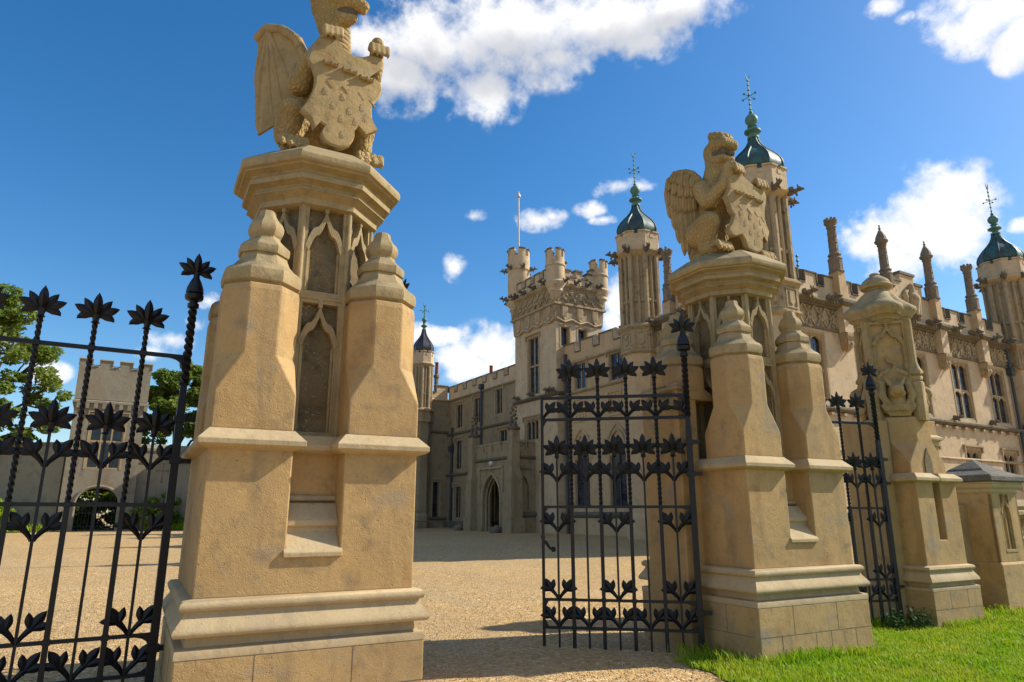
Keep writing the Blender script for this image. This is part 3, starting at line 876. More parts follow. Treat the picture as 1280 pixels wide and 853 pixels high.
def dragon():
    root = thing('dragon_statue', 'stone dragon with bat wing and hooked beak holding a shield on the nearest pillar', 'statue', (PL[0], PL[1], 4.75), RZ)
    b = MB()
    Hd = Vector((.80, -.55, .0)).normalized()      # where the head looks
    Sd = Vector((-Hd.y, Hd.x, 0))
    capsules(b, [((0, .18, .45), .30, (0, -.02, 1.02), .27), ((0, -.02, 1.02), .27, (.0, -.10, 1.32), .19), ((.0, -.10, 1.32), .175, (.01, -.17, 1.62), .125), ((.01, -.17, 1.62), .13, (.03, -.18, 1.80), .15),
                 ((-.27, .06, .52), .20, (-.33, -.22, .62), .135), ((-.33, -.20, .60), .13, (-.31, -.08, .28), .10), ((-.31, -.10, .24), .09, (-.33, -.30, .20), .075),
                 ((.27, .06, .52), .20, (.36, -.22, .55), .13), ((.36, -.20, .55), .12, (.38, -.20, .25), .09), ((.38, -.20, .24), .085, (.40, -.36, .19), .075),
                 ((-.24, -.06, 1.16), .135, (-.30, -.20, .92), .115), ((-.30, -.2, .92), .11, (-.22, -.36, 1.15), .085), ((-.22, -.36, 1.15), .08, (-.06, -.42, 1.46), .07),
                 ((.24, -.06, 1.18), .13, (.42, -.18, 1.08), .11), ((.42, -.18, 1.08), .105, (.42, -.36, 1.30), .085), ((.42, -.36, 1.30), .08, (.41, -.42, 1.50), .07),
                 ((0, .42, .35), .14, (.25, .5, .20), .10), ((.25, .5, .20), .10, (.45, .3, .16), .06), ((-.2, .1, .16), .2, (.2, .1, .16), .2)])
    for cx in (-.33, .40):
        paw(b, (cx, -.32, .20), (0, -1, -.1), (1, 0, 0), 4, .042, .13)
    # head: skull, brow, beak with open mouth, ears
    h0 = Vector((-.06, -.19, 1.93))
    up = Vector((0, 0, 1))
    def hp(f, s, z): return h0 + Hd * f + Sd * s + up * z
    capsules(b, [(hp(-.03, 0, .0), .165, hp(.10, 0, .05), .155), (hp(.10, 0, .05), .13, hp(.28, 0, .02), .105), (hp(.28, 0, .02), .10, hp(.37, 0, -.03), .07), (hp(.37, 0, -.03), .055, hp(.375, 0, -.11), .024),
                 (hp(.02, 0, -.15), .105, hp(.18, 0, -.17), .08), (hp(.18, 0, -.175), .08, hp(.27, 0, -.16), .05), (hp(.02, 0, -.28), .115, hp(-.02, 0, -.05), .15),
                 (hp(.12, .10, .12), .06, hp(.22, .08, .11), .04), (hp(.12, -.10, .12), .06, hp(.22, -.08, .11), .04),
                 (hp(-.12, .13, .06), .07, hp(-.24, .19, .24), .03), (hp(-.12, -.13, .06), .07, hp(-.24, -.19, .24), .03)])
    body = remesh(b, 'body', 'scale', root, .016, 4)
    e = MB()
    for s in (1, -1): e.ball(hp(.14, s * .125, .075), .042, 12, 8)
    e.build('eye', 'beast', body, 60)
    m = MB()
    capsules(m, [(hp(.08, 0, -.085), .085, hp(.25, 0, -.085), .06)])
    m.build('mouth', 'dark_trim', body, 60)
    # belly plates of the neck
    m = MB()
    for i in range(11):
        t = i / 10; z = 1.16 + .52 * t; yy = -.17 - .09 * t; rr = .185 - .075 * t
        pts = [(.02 + rr * math.sin(a) * .95 + .03, yy - rr * math.cos(a) * .70 + .06, z + .01 * math.cos(a)) for a in [R(q) for q in range(-75, 100, 20)]]
        m.tube(pts, .026, 6)
    m.build('neck_plate', 'beast', body, 60)
    poly = [(-0.222, 1.28), (-0.284, 1.079), (-.225, 1.0), (-0.196, 0.911), (-.195, .80), (-0.214, 0.707), (-.255, .59), (-0.305, 0.495), (-0.215, 0.417), (-0.175, 0.309), (-0.127, 0.391), (-0.071, 0.354), (-.10, .31), (-0.108, 0.259), (-0.07, 0.186), (-.01, .16), (0.061, 0.155), (.12, .18), (0.168, 0.221), (.195, .275), (0.206, 0.33), (0.203, 0.39), (0.245, 0.445), (0.317, 0.383), (0.439, 0.475), (.395, .53), (0.375, 0.581), (.365, .67), (0.389, 0.763), (.44, .85), (0.475, 0.946), (0.459, 1.019), (0.385, 1.058), (0.315, 1.046), (0.289, 1.088), (.33, 1.12), (0.42, 1.16), (0.462, 1.204), (.48, 1.27), (0.467, 1.339), (.41, 1.335), (0.336, 1.316), (.26, 1.265), (0.175, 1.241), (.10, 1.265), (0.057, 1.299), (-0.017, 1.387), (-.09, 1.40), (-.16, 1.36)]
    sh, at = shield_part(root, poly, -.46, .06)
    blazon(sh, at, [(-.06, 1.03, -.02), (.125, 1.0, 0), (.30, .975, .02)], .056,
           [(-.09, .86), (.06, .845), (.22, .82), (.34, .78)],
           [(-.10, .74), (.07, .72), (-.02, .60), (.14, .58), (.26, .66), (.06, .47), (.20, .48), (.30, .55), (.08, .30)], 'cap')
    b = MB(); paw(b, (-.06, -.45, 1.44), (0.05, -1, 0), (1, 0, .1), 4, .031, .06); remesh(b, 'claw', 'beast', root, .013, 2)
    b = MB(); paw(b, (.42, -.43, 1.41), (0.05, -1, 0), (1, 0, 0), 4, .032, .065); remesh(b, 'claw', 'beast', root, .013, 2)
    ol = [(0.619, 1.761), (0.538, 1.849), (0.317, 1.774), (0.123, 1.598), (0.00, 1.36), (0.03, 1.2), (0.08, 1.001), (0.076, 0.91), (0.188, 0.757), (0.293, 0.667), (0.476, 0.60), (0.53, 0.71), (0.60, 1.225), (0.615, 1.665)]
    bat_wing(root, (-.20, .02, 0), (-.6, .8), [(a * 1.06, b + (.05 if b > 1.5 else 0)) for a, b in ol])
    bat_wing(root, (.17, .05, 0), (.5, .86), ol)
    return root


def griffin():
    root = thing('griffin_statue', 'stone griffin with broad feathered wing holding a shield on the pillar right of the drive', 'statue', (PR[0], PR[1], 4.75), RZ)
    b = MB()
    Hd = Vector((-.05, -1.0, .0)).normalized(); Sd = Vector((-Hd.y, Hd.x, 0)); up = Vector((0, 0, 1))
    capsules(b, [((-.05, .2, .42), .31, (-.10, .0, .98), .25), ((-.10, .0, .98), .25, (-.14, -.08, 1.25), .19), ((-.14, -.08, 1.25), .185, (-.12, -.12, 1.50), .155), ((-.12, -.12, 1.5), .155, (-.11, -.12, 1.66), .165),
                 ((-.36, .02, .50), .22, (-.44, -.22, .58), .15), ((-.44, -.20, .55), .14, (-.40, -.10, .26), .11), ((-.40, -.10, .22), .10, (-.42, -.32, .19), .075),
                 ((.22, .06, .50), .20, (.36, -.2, .5), .13), ((.36, -.2, .5), .12, (.36, -.2, .24), .09), ((.36, -.2, .22), .085, (.38, -.34, .19), .07),
                 ((-.32, -.02, 1.16), .15, (-.36, -.16, .92), .125), ((-.36, -.16, .92), .12, (-.26, -.34, 1.1), .09), ((-.26, -.34, 1.1), .085, (-.16, -.42, 1.38), .08),
                 ((.14, -.04, 1.14), .14, (.36, -.16, 1.04), .11), ((.36, -.16, 1.04), .1, (.36, -.34, 1.16), .085), ((.36, -.34, 1.16), .08, (.36, -.40, 1.26), .07),
                 ((-.2, .1, .16), .22, (.2, .1, .16), .2), ((0, .45, .3), .12, (.3, .5, .2), .09), ((.3, .5, .2), .09, (.42, .3, .18), .06)])
    for cx in (-.42, .38): paw(b, (cx, -.34, .19), (0, -1, -.1), (1, 0, 0), 4, .042, .13)
    h0 = Vector((-.10, -.16, 1.74))
    def hp(f, s, z): return h0 + Hd * f + Sd * s + up * z
    capsules(b, [(hp(-.05, 0, .0), .18, hp(.05, 0, .03), .17), (hp(.05, .09, .05), .11, hp(.19, .09, .02), .085), (hp(.05, -.09, .05), .11, hp(.19, -.09, .02), .085), (hp(.19, .09, .02), .08, hp(.19, -.09, .02), .08),
                 (hp(.0, .09, -.18), .09, hp(.15, .08, -.18), .06), (hp(.0, -.09, -.18), .09, hp(.15, -.08, -.18), .06), (hp(.15, .08, -.18), .055, hp(.15, -.08, -.18), .055)])
    # knobbly brow and crown of the head
    for i in range(7):
        a = -1.2 + .4 * i
        c = hp(.02 + .14 * math.cos(a), .19 * math.sin(a), .15); capsules(b, [(c, .05, c + up * .03, .045)])
    for s in (1, -1):
        capsules(b, [(hp(.15, s * .06, .09), .05, hp(.21, s * .06, .08), .04)])
    body = remesh(b, 'body', 'scale', root, .016, 4)
    m = MB(); capsules(m, [(hp(.05, .08, -.09), .08, hp(.17, .07, -.09), .055), (hp(.05, -.08, -.09), .08, hp(.17, -.07, -.09), .055), (hp(.17, .07, -.09), .05, hp(.17, -.07, -.09), .05)])
    m.build('mouth', 'dark_trim', body, 60)
    e = MB()
    for s in (1, -1): e.ball(hp(.14, s * .105, .10), .036, 12, 8)
    e.build('eye', 'beast', body, 60)
    poly = [(-0.36, 1.10), (-.33, 1.03), (-0.33, 0.96), (-.375, .89), (-0.416, 0.828), (-.375, .72), (-0.36, 0.622), (-.30, .555), (-.36, .43), (-0.447, 0.317), (-.40, .25), (-0.338, 0.234), (-0.214, 0.278), (-0.16, 0.202), (-.15, .14), (-0.116, 0.085), (-.05, .06), (0.027, 0.055), (.12, .09), (0.18, 0.163), (.20, .22), (0.188, 0.27), (0.266, 0.362), (0.303, 0.259), (0.394, 0.444), (.35, .53), (0.327, 0.635), (.37, .80), (.43, .92), (0.455, 1.006), (0.416, 1.111), (.30, 1.10), (.20, 1.105), (0.11, 1.129), (0.02, 1.17), (-.05, 1.22), (-.13, 1.24), (-.22, 1.20), (-.30, 1.16)]
    poly = [(x * .93 + .05, z * .98 + .08) for x, z in poly]
    sh, at = shield_part(root, poly, -.45, .05)
    blazon(sh, at, [(-.12, .94, -.02), (.07, .92, 0), (.25, .90, .02)], .056,
           [(-.16, .78), (.0, .76), (.14, .74), (.26, .70)],
           [(-.14, .66), (.03, .64), (-.08, .52), (.10, .52), (.22, .60), (.0, .40), (.16, .42), (.26, .48), (.06, .27)], 'cap')
    b = MB(); capsules(b, [((-.19, -.40, 1.36), .085, (-.10, -.46, 1.34), .08)]); paw(b, (-.12, -.46, 1.34), (0.4, -1, 0), (1, .2, 0), 4, .034, .065); remesh(b, 'claw', 'beast', root, .013, 2)
    b = MB(); paw(b, (.36, -.41, 1.24), (0.1, -1, 0), (1, 0, 0), 4, .035, .07); remesh(b, 'claw', 'beast', root, .013, 2)
    # rows of feathers (root, tip, half width) from the outside in
    prim = [(.50, 1.05, .46, .62, .055), (.44, .98, .42, .42, .055), (.37, .92, .36, .23, .055), (.30, .90, .30, .24, .052), (.235, .90, .235, .40, .05), (.18, .92, .185, .56, .048), (.545, 1.12, .53, .82, .045)]
    sec = [(.54, 1.28, .545, 1.0, .055), (.46, 1.22, .465, .90, .055), (.385, 1.18, .39, .86, .055), (.31, 1.15, .315, .84, .052), (.24, 1.14, .245, .84, .05), (.175, 1.14, .185, .86, .046)]
    cov = [(.50, 1.40, .54, 1.20, .055), (.42, 1.38, .45, 1.13, .058), (.34, 1.34, .36, 1.08, .055), (.26, 1.30, .275, 1.06, .052), (.18, 1.28, .20, 1.05, .05)]
    sm = [(.40, 1.47, .47, 1.31, .055), (.33, 1.46, .37, 1.27, .055), (.25, 1.42, .28, 1.22, .05), (.17, 1.36, .20, 1.2, .05)]
    nar = lambda L, q: [(a, b, c, d, w * q) for a, b, c, d, w in L]
    rows = [(nar(prim, .82), .0), (nar(sec, .84), .03), (nar(cov, .86), .058), (nar(sm, .9), .08)]
    shl = [(.02, 1.10, .10), (.08, 1.22, .09), (.15, 1.36, .075), (.20, 1.44, .06), (.28, 1.475, .05), (.37, 1.475, .05), (.46, 1.43, .045), (.53, 1.34, .035), (.575, 1.2, .022), (.57, 1.05, .015)]
    feather_wing(root, (-.22, -.03, 0), (-.6, .8), rows, shl)
    feather_wing(root, (.10, .05, 0), (.45, .9), rows, shl)
    return root


dragon(); griffin()

# ------------------------------------------------------------------ wrought iron gates


def petal(mb, o, ang, ln, w, th, F, curl=0.0, out=0.0):
    """pointed leaf growing from o=(s,z) in direction ang (deg from up), thick along the middle"""
    a0 = R(ang); rings = []
    s, z = o; n = 6; a = a0
    for i in range(n + 1):
        t = i / n
        k = (.30 + 1.5 * t) if t < .45 else (1.0 * (1 - ((t - .45) / .55) ** 2.2) + .03)
        k = min(1, k)
        u = (math.cos(a), -math.sin(a))
        hw = w * k; hd = th * (.5 + .5 * k) * (1 if t < .9 else .5)
        d = out * t
        rings.append([F(s + u[0] * hw, d, z + u[1] * hw), F(s, d + hd, z), F(s - u[0] * hw, d, z - u[1] * hw), F(s, d - hd, z)])
        s += math.sin(a) * ln / n; z += math.cos(a) * ln / n; a += R(curl) / n
    mb.loft(rings)


def finial_mb(F, s, z, k=1.0):
    """palmette of cast leaves on a flared collar, z is the collar"""
    mb = MB()
    for r0, r1, z0, z1 in ((.020, .038, -.012, .0), (.038, .024, .0, .014), (.024, .034, .014, .07)):
        rings = []
        for r, zz in ((r0, z0), (r1, z1)): rings.append([F(s + r * k * math.cos(a), r * k * math.sin(a), z + zz * k) for a in [i * math.pi / 4 for i in range(8)]])
        mb.loft(rings)
    for ang, ln, w, cu in ((0, .22, .038, 0), (26, .185, .036, 12), (-26, .185, .036, -12), (54, .185, .040, 16), (-54, .185, .040, -16), (74, .145, .034, 75), (-74, .145, .034, -75)):
        petal(mb, (s + .012 * k * math.copysign(1, ang) * (ang != 0), z + .055 * k), ang, ln * k, w * k, .020 * k, F, cu)
    for sgn in (1, -1): petal(mb, (s, z + .05 * k), 0, .15 * k, .03 * k, .018 * k, F, 0, sgn * .06 * k)
    return mb


def spray_arm(mb, F, s, z, sg, k=1.0):
    """one curved arm swelling into a three-lobed leaf"""
    rings = []; n = 7
    for i in range(n + 1):
        t = i / n
        x = s + sg * (.008 + .078 * t ** 1.5) * k; zz = z + (-.035 + .105 * t) * k
        a = R(8 + 38 * t) * sg
        hw = (.012 + .012 * t) * k; u = (math.cos(a), -math.sin(a))
        rings.append([F(x + u[0] * hw, 0, zz + u[1] * hw), F(x, .017 * k, zz), F(x - u[0] * hw, 0, zz - u[1] * hw), F(x, -.017 * k, zz)])
    mb.loft(rings)
    o = (s + sg * .072 * k, z + .050 * k)
    for ang, ln, w, cu in ((-10, .125, .029, 0), (30, .155, .036, 10), (64, .135, .031, 38)):
        petal(mb, o, sg * ang, ln * k, w * k, .018 * k, F, sg * cu)


def bar_mb(F, s, z0, z1, hw, twist_from=None, twist_to=None, turn=1.35, k=1.0):
    mb = MB()
    rings = []
    def ring(z, a): return [F(s + hw * 1.0 * 1.414 * math.cos(a + math.pi / 4 * q), hw * 1.414 * math.sin(a + math.pi / 4 * q), z) for q in (1, 3, 5, 7)]
    if twist_from is None: rings = [ring(z0, 0), ring(z1, 0)]
    else:
        z2 = z1 if twist_to is None else twist_to
        rings = [ring(z0, 0), ring(twist_from, 0)]
        n = int((z2 - twist_from) / .014)
        for i in range(1, n + 1): rings.append(ring(twist_from + (z2 - twist_from) * i / n, (i / n) * (z2 - twist_from) * 2 * math.pi * 4.6 * turn / 1.35))
        if z2 < z1: rings.append(ring(z1, rings and (z2 - twist_from) * 2 * math.pi * 4.6))
    mb.loft(rings)
    return mb


RAILS = [.255, .56, 1.61, 2.66, 2.93]


def iron_gate(label, hx, hy, ang, length, open_end=True, n_main=4, latch=True, double=True):
    root = thing('iron_gate', label, 'gate', (hx, hy, 0), 0, 'black wrought iron gates')
    a = R(ang); F = frame(0, 0, math.cos(a), math.sin(a))
    zb = gz(hx + math.cos(a), hy + math.sin(a)) + .02
    # hinge post with a bulb and finial
    post = bar_mb(F, .03, zb, 2.55, .033); post.v += []
    p = post.build('hinge_post', 'iron', root, None, .003)
    tw = bar_mb(F, .03, 2.55, 3.44, .028, 2.66, 3.40, 1.1); tw.build('twisted_bar', 'iron', p)
    mb = MB()
    for prof in ([(.036, 3.40), (.050, 3.41), (.050, 3.445), (.034, 3.455)], [(.034, 3.455), (.04, 3.47), (.075, 3.485), (.082, 3.50), (.082, 3.53), (.066, 3.54), (.078, 3.55), (.072, 3.60), (.050, 3.66), (.030, 3.70), (.024, 3.74)]):
        mb.loft([[F(.03 + r * math.cos(q), r * math.sin(q), z) for q in [i * math.pi / 8 for i in range(16)]] for r, z in prof])
    mb.build('bulb', 'iron', p, 40)
    finial_mb(F, .03, 3.66 + .03, .95).build('finial', 'iron', p, 35)
    # rails
    for i, z in enumerate(RAILS):
        if i == 3 and not double: continue
        hh = .016 if i in (0, 1, 2) else .019
        mb = MB(); mb.fbox(F, .03, length, -.011, .011, z - hh, z + hh)
        # small curved brackets at the post
        if i in (1, 2, 4):
            mb.fpoly(F, [(.05, z - hh), (.17, z - hh), (.12, z - hh - .012), (.085, z - hh - .035), (.065, z - hh - .08), (.05, z - hh - .10)], -.012, .012)
        else:
            mb.fpoly(F, [(.05, z + hh), (.15, z + hh), (.10, z + hh + .012), (.07, z + hh + .035), (.05, z + hh + .08)], -.012, .012)
        mb.build('rail', 'iron', root, None, .003)
    # free stile
    if open_end:
        mb = MB(); mb.fbox(F, length - .012, length + .022, -.017, .017, zb - .0, 2.955)
        for z in (2.66, 1.61, .56, .255):
            sgz = -1 if z > .3 else 1
            mb.fpoly(F, [(length - .012, z), (length - .10, z), (length - .05, z + sgz * .02), (length - .012, z + sgz * .09)], -.012, .012)
        mb.build('free_stile', 'iron', root, None, .003)
    step = (length - .06) / (n_main + 1) * 1.0
    mains = [.03 + (length - .03) * (i + (1.08 if double else .90)) / (n_main + 1.0) * .985 for i in range(n_main)]
    for s in mains:
        b = bar_mb(F, s, zb - .04, 3.16, .0165, 1.63, 3.15); bo = b.build('twisted_bar', 'iron', root)
        for z in (RAILS if double else RAILS[:3] + RAILS[4:]):
            mb = MB(); mb.fbox(F, s - .028, s + .028, -.024, .024, z - .022, z + .022); mb.build('collar', 'iron', bo, None, .003)
        mb = MB(); mb.fbox(F, s - .021, s + .021, -.021, .021, zb - .04, 1.60); mb.build('bar_shank', 'iron', bo, None, .003)
        finial_mb(F, s, 3.155, 1.0).build('finial', 'iron', bo, 35)
        if not double: continue
        mb = MB(); spray_arm(mb, F, s, 2.70, 1, 1.05); spray_arm(mb, F, s, 2.70, -1, 1.05); mb.build('leaf_spray', 'iron', bo, 35)
    xs = [.03] + mains + [length]
    for i in range(n_main + 1):
        s = (xs[i] + xs[i + 1]) / 2 + (.0 if i else .012)
        b = bar_mb(F, s, zb - .03, 2.20, .0115); bo = b.build('thin_bar', 'iron', root)
        finial_mb(F, s, 2.20, 1.0).build('finial', 'iron', bo, 35)
        zs = [1.945, .30]
        if i % 2 == 0: zs += [1.36, .60]
        for z in zs:
            mb = MB(); spray_arm(mb, F, s, z, 1, 1.1); spray_arm(mb, F, s, z, -1, 1.1); mb.build('leaf_spray', 'iron', bo, 35)
    if double:
        mb = MB(); spray_arm(mb, F, length - .0, 2.70, -1, 1.05); mb.build('leaf_spray', 'iron', root, 35)
        mb = MB(); spray_arm(mb, F, .03, 2.70, 1, 1.0); mb.build('leaf_spray', 'iron', root, 35)
    if latch:
        mb = MB()
        pts = [F(length + .02, .0, 1.24), F(length - .03, .03, 1.19), F(length - .07, .04, 1.13), F(length - .11, .035, 1.12)]
        mb.tube(pts, [.014, .02, .016, .026], 8); mb.ball(F(length - .11, .035, 1.12), .034, 8, 6); mb.ball(F(length + .01, .02, 1.26), .03, 8, 6)
        mb.build('latch', 'iron', root, 40)
    # hinges to the wall
    for z in (2.36, 1.99, .45):
        mb = MB(); mb.fbox(F, -.10, .07, -.02, .02, z - .022, z + .022); mb.fbox(F, -.02, .08, -.042, .042, z - .03, z + .03); mb.build('hinge', 'iron', root, None, .004)
    return root


iron_gate('black iron gate leaf standing open across the drive, with two top rails and a latch', 6.03, 5.93, 139.5, 1.79)
iron_gate('black iron gate at the far left, seen in front of the lodge tower', .60, 6.80, 180, 2.05, True, 4, False, False)
iron_gate('narrow glimpse of a black iron gate between the griffin pillar and mask pillar', 10.67, 6.42, 162, 1.79, True, 4, True, False)
iron_gate('black iron gate leaf folded back behind the dragon pillar, only its tip showing', 2.47, 6.38, 104, 1.79)

# ------------------------------------------------------------------ pillar with carved masks, small pier, low walls


def mask_beast():
    """crouching winged beast carved under a fan of feathers (faces -y, origin at its base on the wall face)"""
    b = MB()
    capsules(b, [((-.10, -.10, .10), .12, (.10, -.10, .10), .12), ((0, -.10, .12), .13, (0, -.10, .34), .12), ((0, -.20, .38), .10, (0, -.27, .36), .085), ((0, -.27, .34), .075, (0, -.30, .33), .06),
                 ((-.05, -.22, .30), .06, (.05, -.22, .30), .06), ((-.08, -.18, .46), .035, (-.13, -.16, .55), .015), ((.08, -.18, .46), .035, (.13, -.16, .55), .015),
                 ((-.17, -.10, .48), .05, (-.20, -.16, .28), .06), ((.17, -.10, .48), .05, (.20, -.16, .28), .06), ((-.20, -.16, .28), .05, (-.15, -.20, .16), .05), ((.20, -.16, .28), .05, (.15, -.20, .16), .05)])
    for i in range(9):
        x = -.20 + .05 * i
        capsules(b, [((x, -.17 - .04 * math.cos(x * 7), .12), .035, (x * .9, -.19 - .04 * math.cos(x * 7), .05), .022)])
    for i in range(7):
        x = -.15 + .05 * i
        capsules(b, [((x, -.18, .04), .03, (x * .8, -.17, -.03), .02)])
    for i in range(-4, 5):
        if i == 0: continue
        a = i * .30; s = 1 if i > 0 else -1
        p0 = Vector((s * .03, -.04, .44)); p1 = Vector((math.sin(a) * .23, -.09, .46 + math.cos(a) * .24)); p2 = p1 + Vector((s * .06, -.03, -.06))
        capsules(b, [(p0, .02, p1, .036), (p1, .036, p2, .026)])
    capsules(b, [((0, -.04, .44), .05, (0, -.06, .68), .03), ((0, -.06, .70), .025, (.05, -.06, .74), .03), ((.05, -.06, .74), .03, (.04, -.06, .80), .025), ((.04, -.06, .80), .024, (-.04, -.06, .82), .024), ((-.04, -.06, .82), .024, (-.06, -.07, .9), .028)])
    return b


def carved_pillar():
    cx, cy = 11.50, 6.62
    root = thing('carved_pillar', 'slimmer stone pillar with carved masks below a domed cap, right of the side gate', 'gate pillar', (cx, cy, 0), RZ)
    hw = .53; hd = .55
    foot = [(-hw, -hd), (hw, -hd), (hw, hd), (-hw, hd)]
    mb = MB(); mb.sweep(foot, [(.09, -.4), (.09, .40)]); pl = mb.build('plinth', 'ashlar', root, None, .01)
    mb = MB(); mb.sweep(foot, [(.092, .40), (.092, .44), (.03, .455), (.025, .51), (.095, .515), (.105, .53), (.10, .56), (.07, .61), (.045, .65), (.04, .67), (.065, .685), (.075, .71), (.065, .74), (.0, .76), (-.04, .761)])
    mb.build('base_moulding', 'dressed', root, 40)
    mb = MB(); mb.box(-hw - .092, hw + .092, -hd - .0915, -hd - .08, .14, .146)
    for q in (-.2, .25): mb.box(q, q + .005, -hd - .0915, -hd - .08, .146, .40)
    mb.build('plinth_joint', 'dark_trim', pl)
    ns, nd = .095, .20
    sl = [(-hw, -hd), (-ns, -hd), (-ns, -hd + nd), (ns, -hd + nd), (ns, -hd), (hw, -hd), (hw, hd), (-hw, hd)]
    zb_, zs_, zt_ = .755, 1.13, 2.04
    mb = MB()
    bot = [mb.p((x, y, zb_)) for x, y in foot]; top = [mb.p((x, y, zt_)) for x, y in sl]; mid = [mb.p((x, y, zs_)) for x, y in sl[1:5]]
    mb.f += [bot[::-1], top, [bot[0], bot[1], top[5], top[4], mid[3], mid[0], top[1], top[0]], [bot[1], bot[2], top[6], top[5]], [bot[2], bot[3], top[7], top[6]], [bot[3], bot[0], top[0], top[7]],
             [mid[0], mid[1], top[2], top[1]], [mid[1], mid[2], top[3], top[2]], [mid[2], mid[3], top[4], top[3]], mid]
    mb.build('body', 'render', root, None, .012)
    mb = MB(); mb.sweep(sl, [(.0, 2.0), (.05, 2.015), (.08, 2.03), (.082, 2.075), (.075, 2.082), (.0, 2.15), (-.03, 2.151)]); mb.build('string_course', 'dressed', root, None, .004)
    # upper stage, square with broaches to an octagon
    t = turret_mb(0, 0, .47, 2.148, 2.30, 2.66, 3.06); t.build('upper_stage', 'render', root, None, .012)
    mb = MB()   # niche head above the string: thin plate, recess shade put into its dark colour
    mb.extr([(-.10, 2.15), (.10, 2.15), (.095, 2.36), (.0, 2.56), (-.095, 2.36)], lambda a, z, q: (a, q, z), -.485, -.47)
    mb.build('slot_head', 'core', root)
    # shoulders with a small moulded string on the right-hand side
    mb = MB(); fs = [(.44, -.30), (.66, -.30), (.66, .35), (.44, .35)]
    mb.prism(fs, 1.3, 3.05); mb.build('shoulder', 'render', root, None, .012)
    mb = MB(); mb.sweep(fs, [(0, 2.62), (.03, 2.63), (.03, 2.67), (.01, 2.675), (.02, 2.70), (.06, 2.73), (.06, 2.77), (0, 2.81)]); mb.build('shoulder_string', 'dressed', root, None, .004)
    # side jamb carrying the gate
    mb = MB(); mb.prism([(-.76, -.20), (-.50, -.20), (-.50, .45), (-.76, .45)], -.4, 3.0); mb.build('gate_jamb', 'render', root, None, .012)
    # traceried lantern stage with corner colonnettes
    r = .33
    q_ = (r - .04) * 1.4142
    mb = MB(); mb.prism([(q_, 0), (0, q_), (-q_, 0), (0, -q_)], 3.0, 4.74); core = mb.build('lantern', 'render', root)
    mb = MB()
    for i in range(4):
        a = -math.pi / 4 + i * math.pi / 2
        F = frame(r * math.cos(a), r * math.sin(a), -math.sin(a), math.cos(a))
        tracery_face(mb, F, .58, 3.06, 4.72, .32, dep=.05)
    mb.build('tracery', 'beast', core, None, .003)
    for sx, sy in ((1, 0), (0, 1), (-1, 0), (0, -1)):
        if True:
            mb = MB(); c = r * 1.4142
            mb.ngon(sx * c, sy * c, 8, [(.11, 3.0), (.11, 3.62), (.085, 3.66), (.10, 3.67), (.105, 3.72), (.085, 3.75), (.115, 3.77), (.12, 3.81), (.085, 3.87), (.07, 3.93), (.06, 3.97), (.055, 4.72)])
            mb.build('colonnette', 'beast', root, 40)
    proto = None
    for i in range(4):
        a = i * math.pi / 2 - math.pi / 4
        if proto is None:
            proto = remesh(mask_beast(), 'mask', 'beast', root, .011, 2); o = proto
        else:
            o = proto.copy(); C.objects.link(o); o.parent = root
        o.location = (.28 * math.sin(a), -.28 * math.cos(a), 3.12); o.scale = (1.12, 1.0, 1.08); o.rotation_euler = (0, 0, a)
    # lobed cap
    mb = MB(); n = 32
    def ringz(rad, z, lob):
        out = []
        for k in range(n):
            a = 2 * math.pi * k / n
            rr = rad * (1 + lob * (abs(math.cos(2 * (a - math.pi / 4))) ** .8 - .5))
            out.append((rr * math.cos(a), rr * math.sin(a), z + .10 * lob * (abs(math.cos(2 * (a - math.pi / 4))) - .5)))
        return out
    mb.loft([ringz(0.319, 4.686, .25), ringz(0.350, 4.733, .25), ringz(0.372, 4.737, .25), ringz(0.380, 4.772, .25), ringz(0.426, 4.811, .25), ringz(0.445, 4.819, .25), ringz(0.456, 4.865, .27), ringz(0.498, 4.904, .28), ringz(0.513, 4.943, .28), ringz(0.502, 4.990, .28), ringz(0.456, 5.029, .30),
             ringz(0.380, 5.084, .34), ringz(0.304, 5.170, .30), ringz(0.236, 5.271, .2), ringz(0.182, 5.341, .08), ringz(0.152, 5.372, 0)])
    cap = mb.build('cap', 'cap', root, 40)
    mb = MB(); mb.lathe(0, 0, [(.15, 5.357), (.165, 5.388), (.245, 5.404), (.265, 5.435), (.255, 5.466), (.23, 5.482), (.23, 5.497), (.21, 5.544), (.155, 5.591), (.10, 5.630), (.075, 5.645), (.085, 5.669), (.06, 5.692), (.0, 5.700)], 20)
    mb.build('knob', 'cap', cap, 40)


carved_pillar()


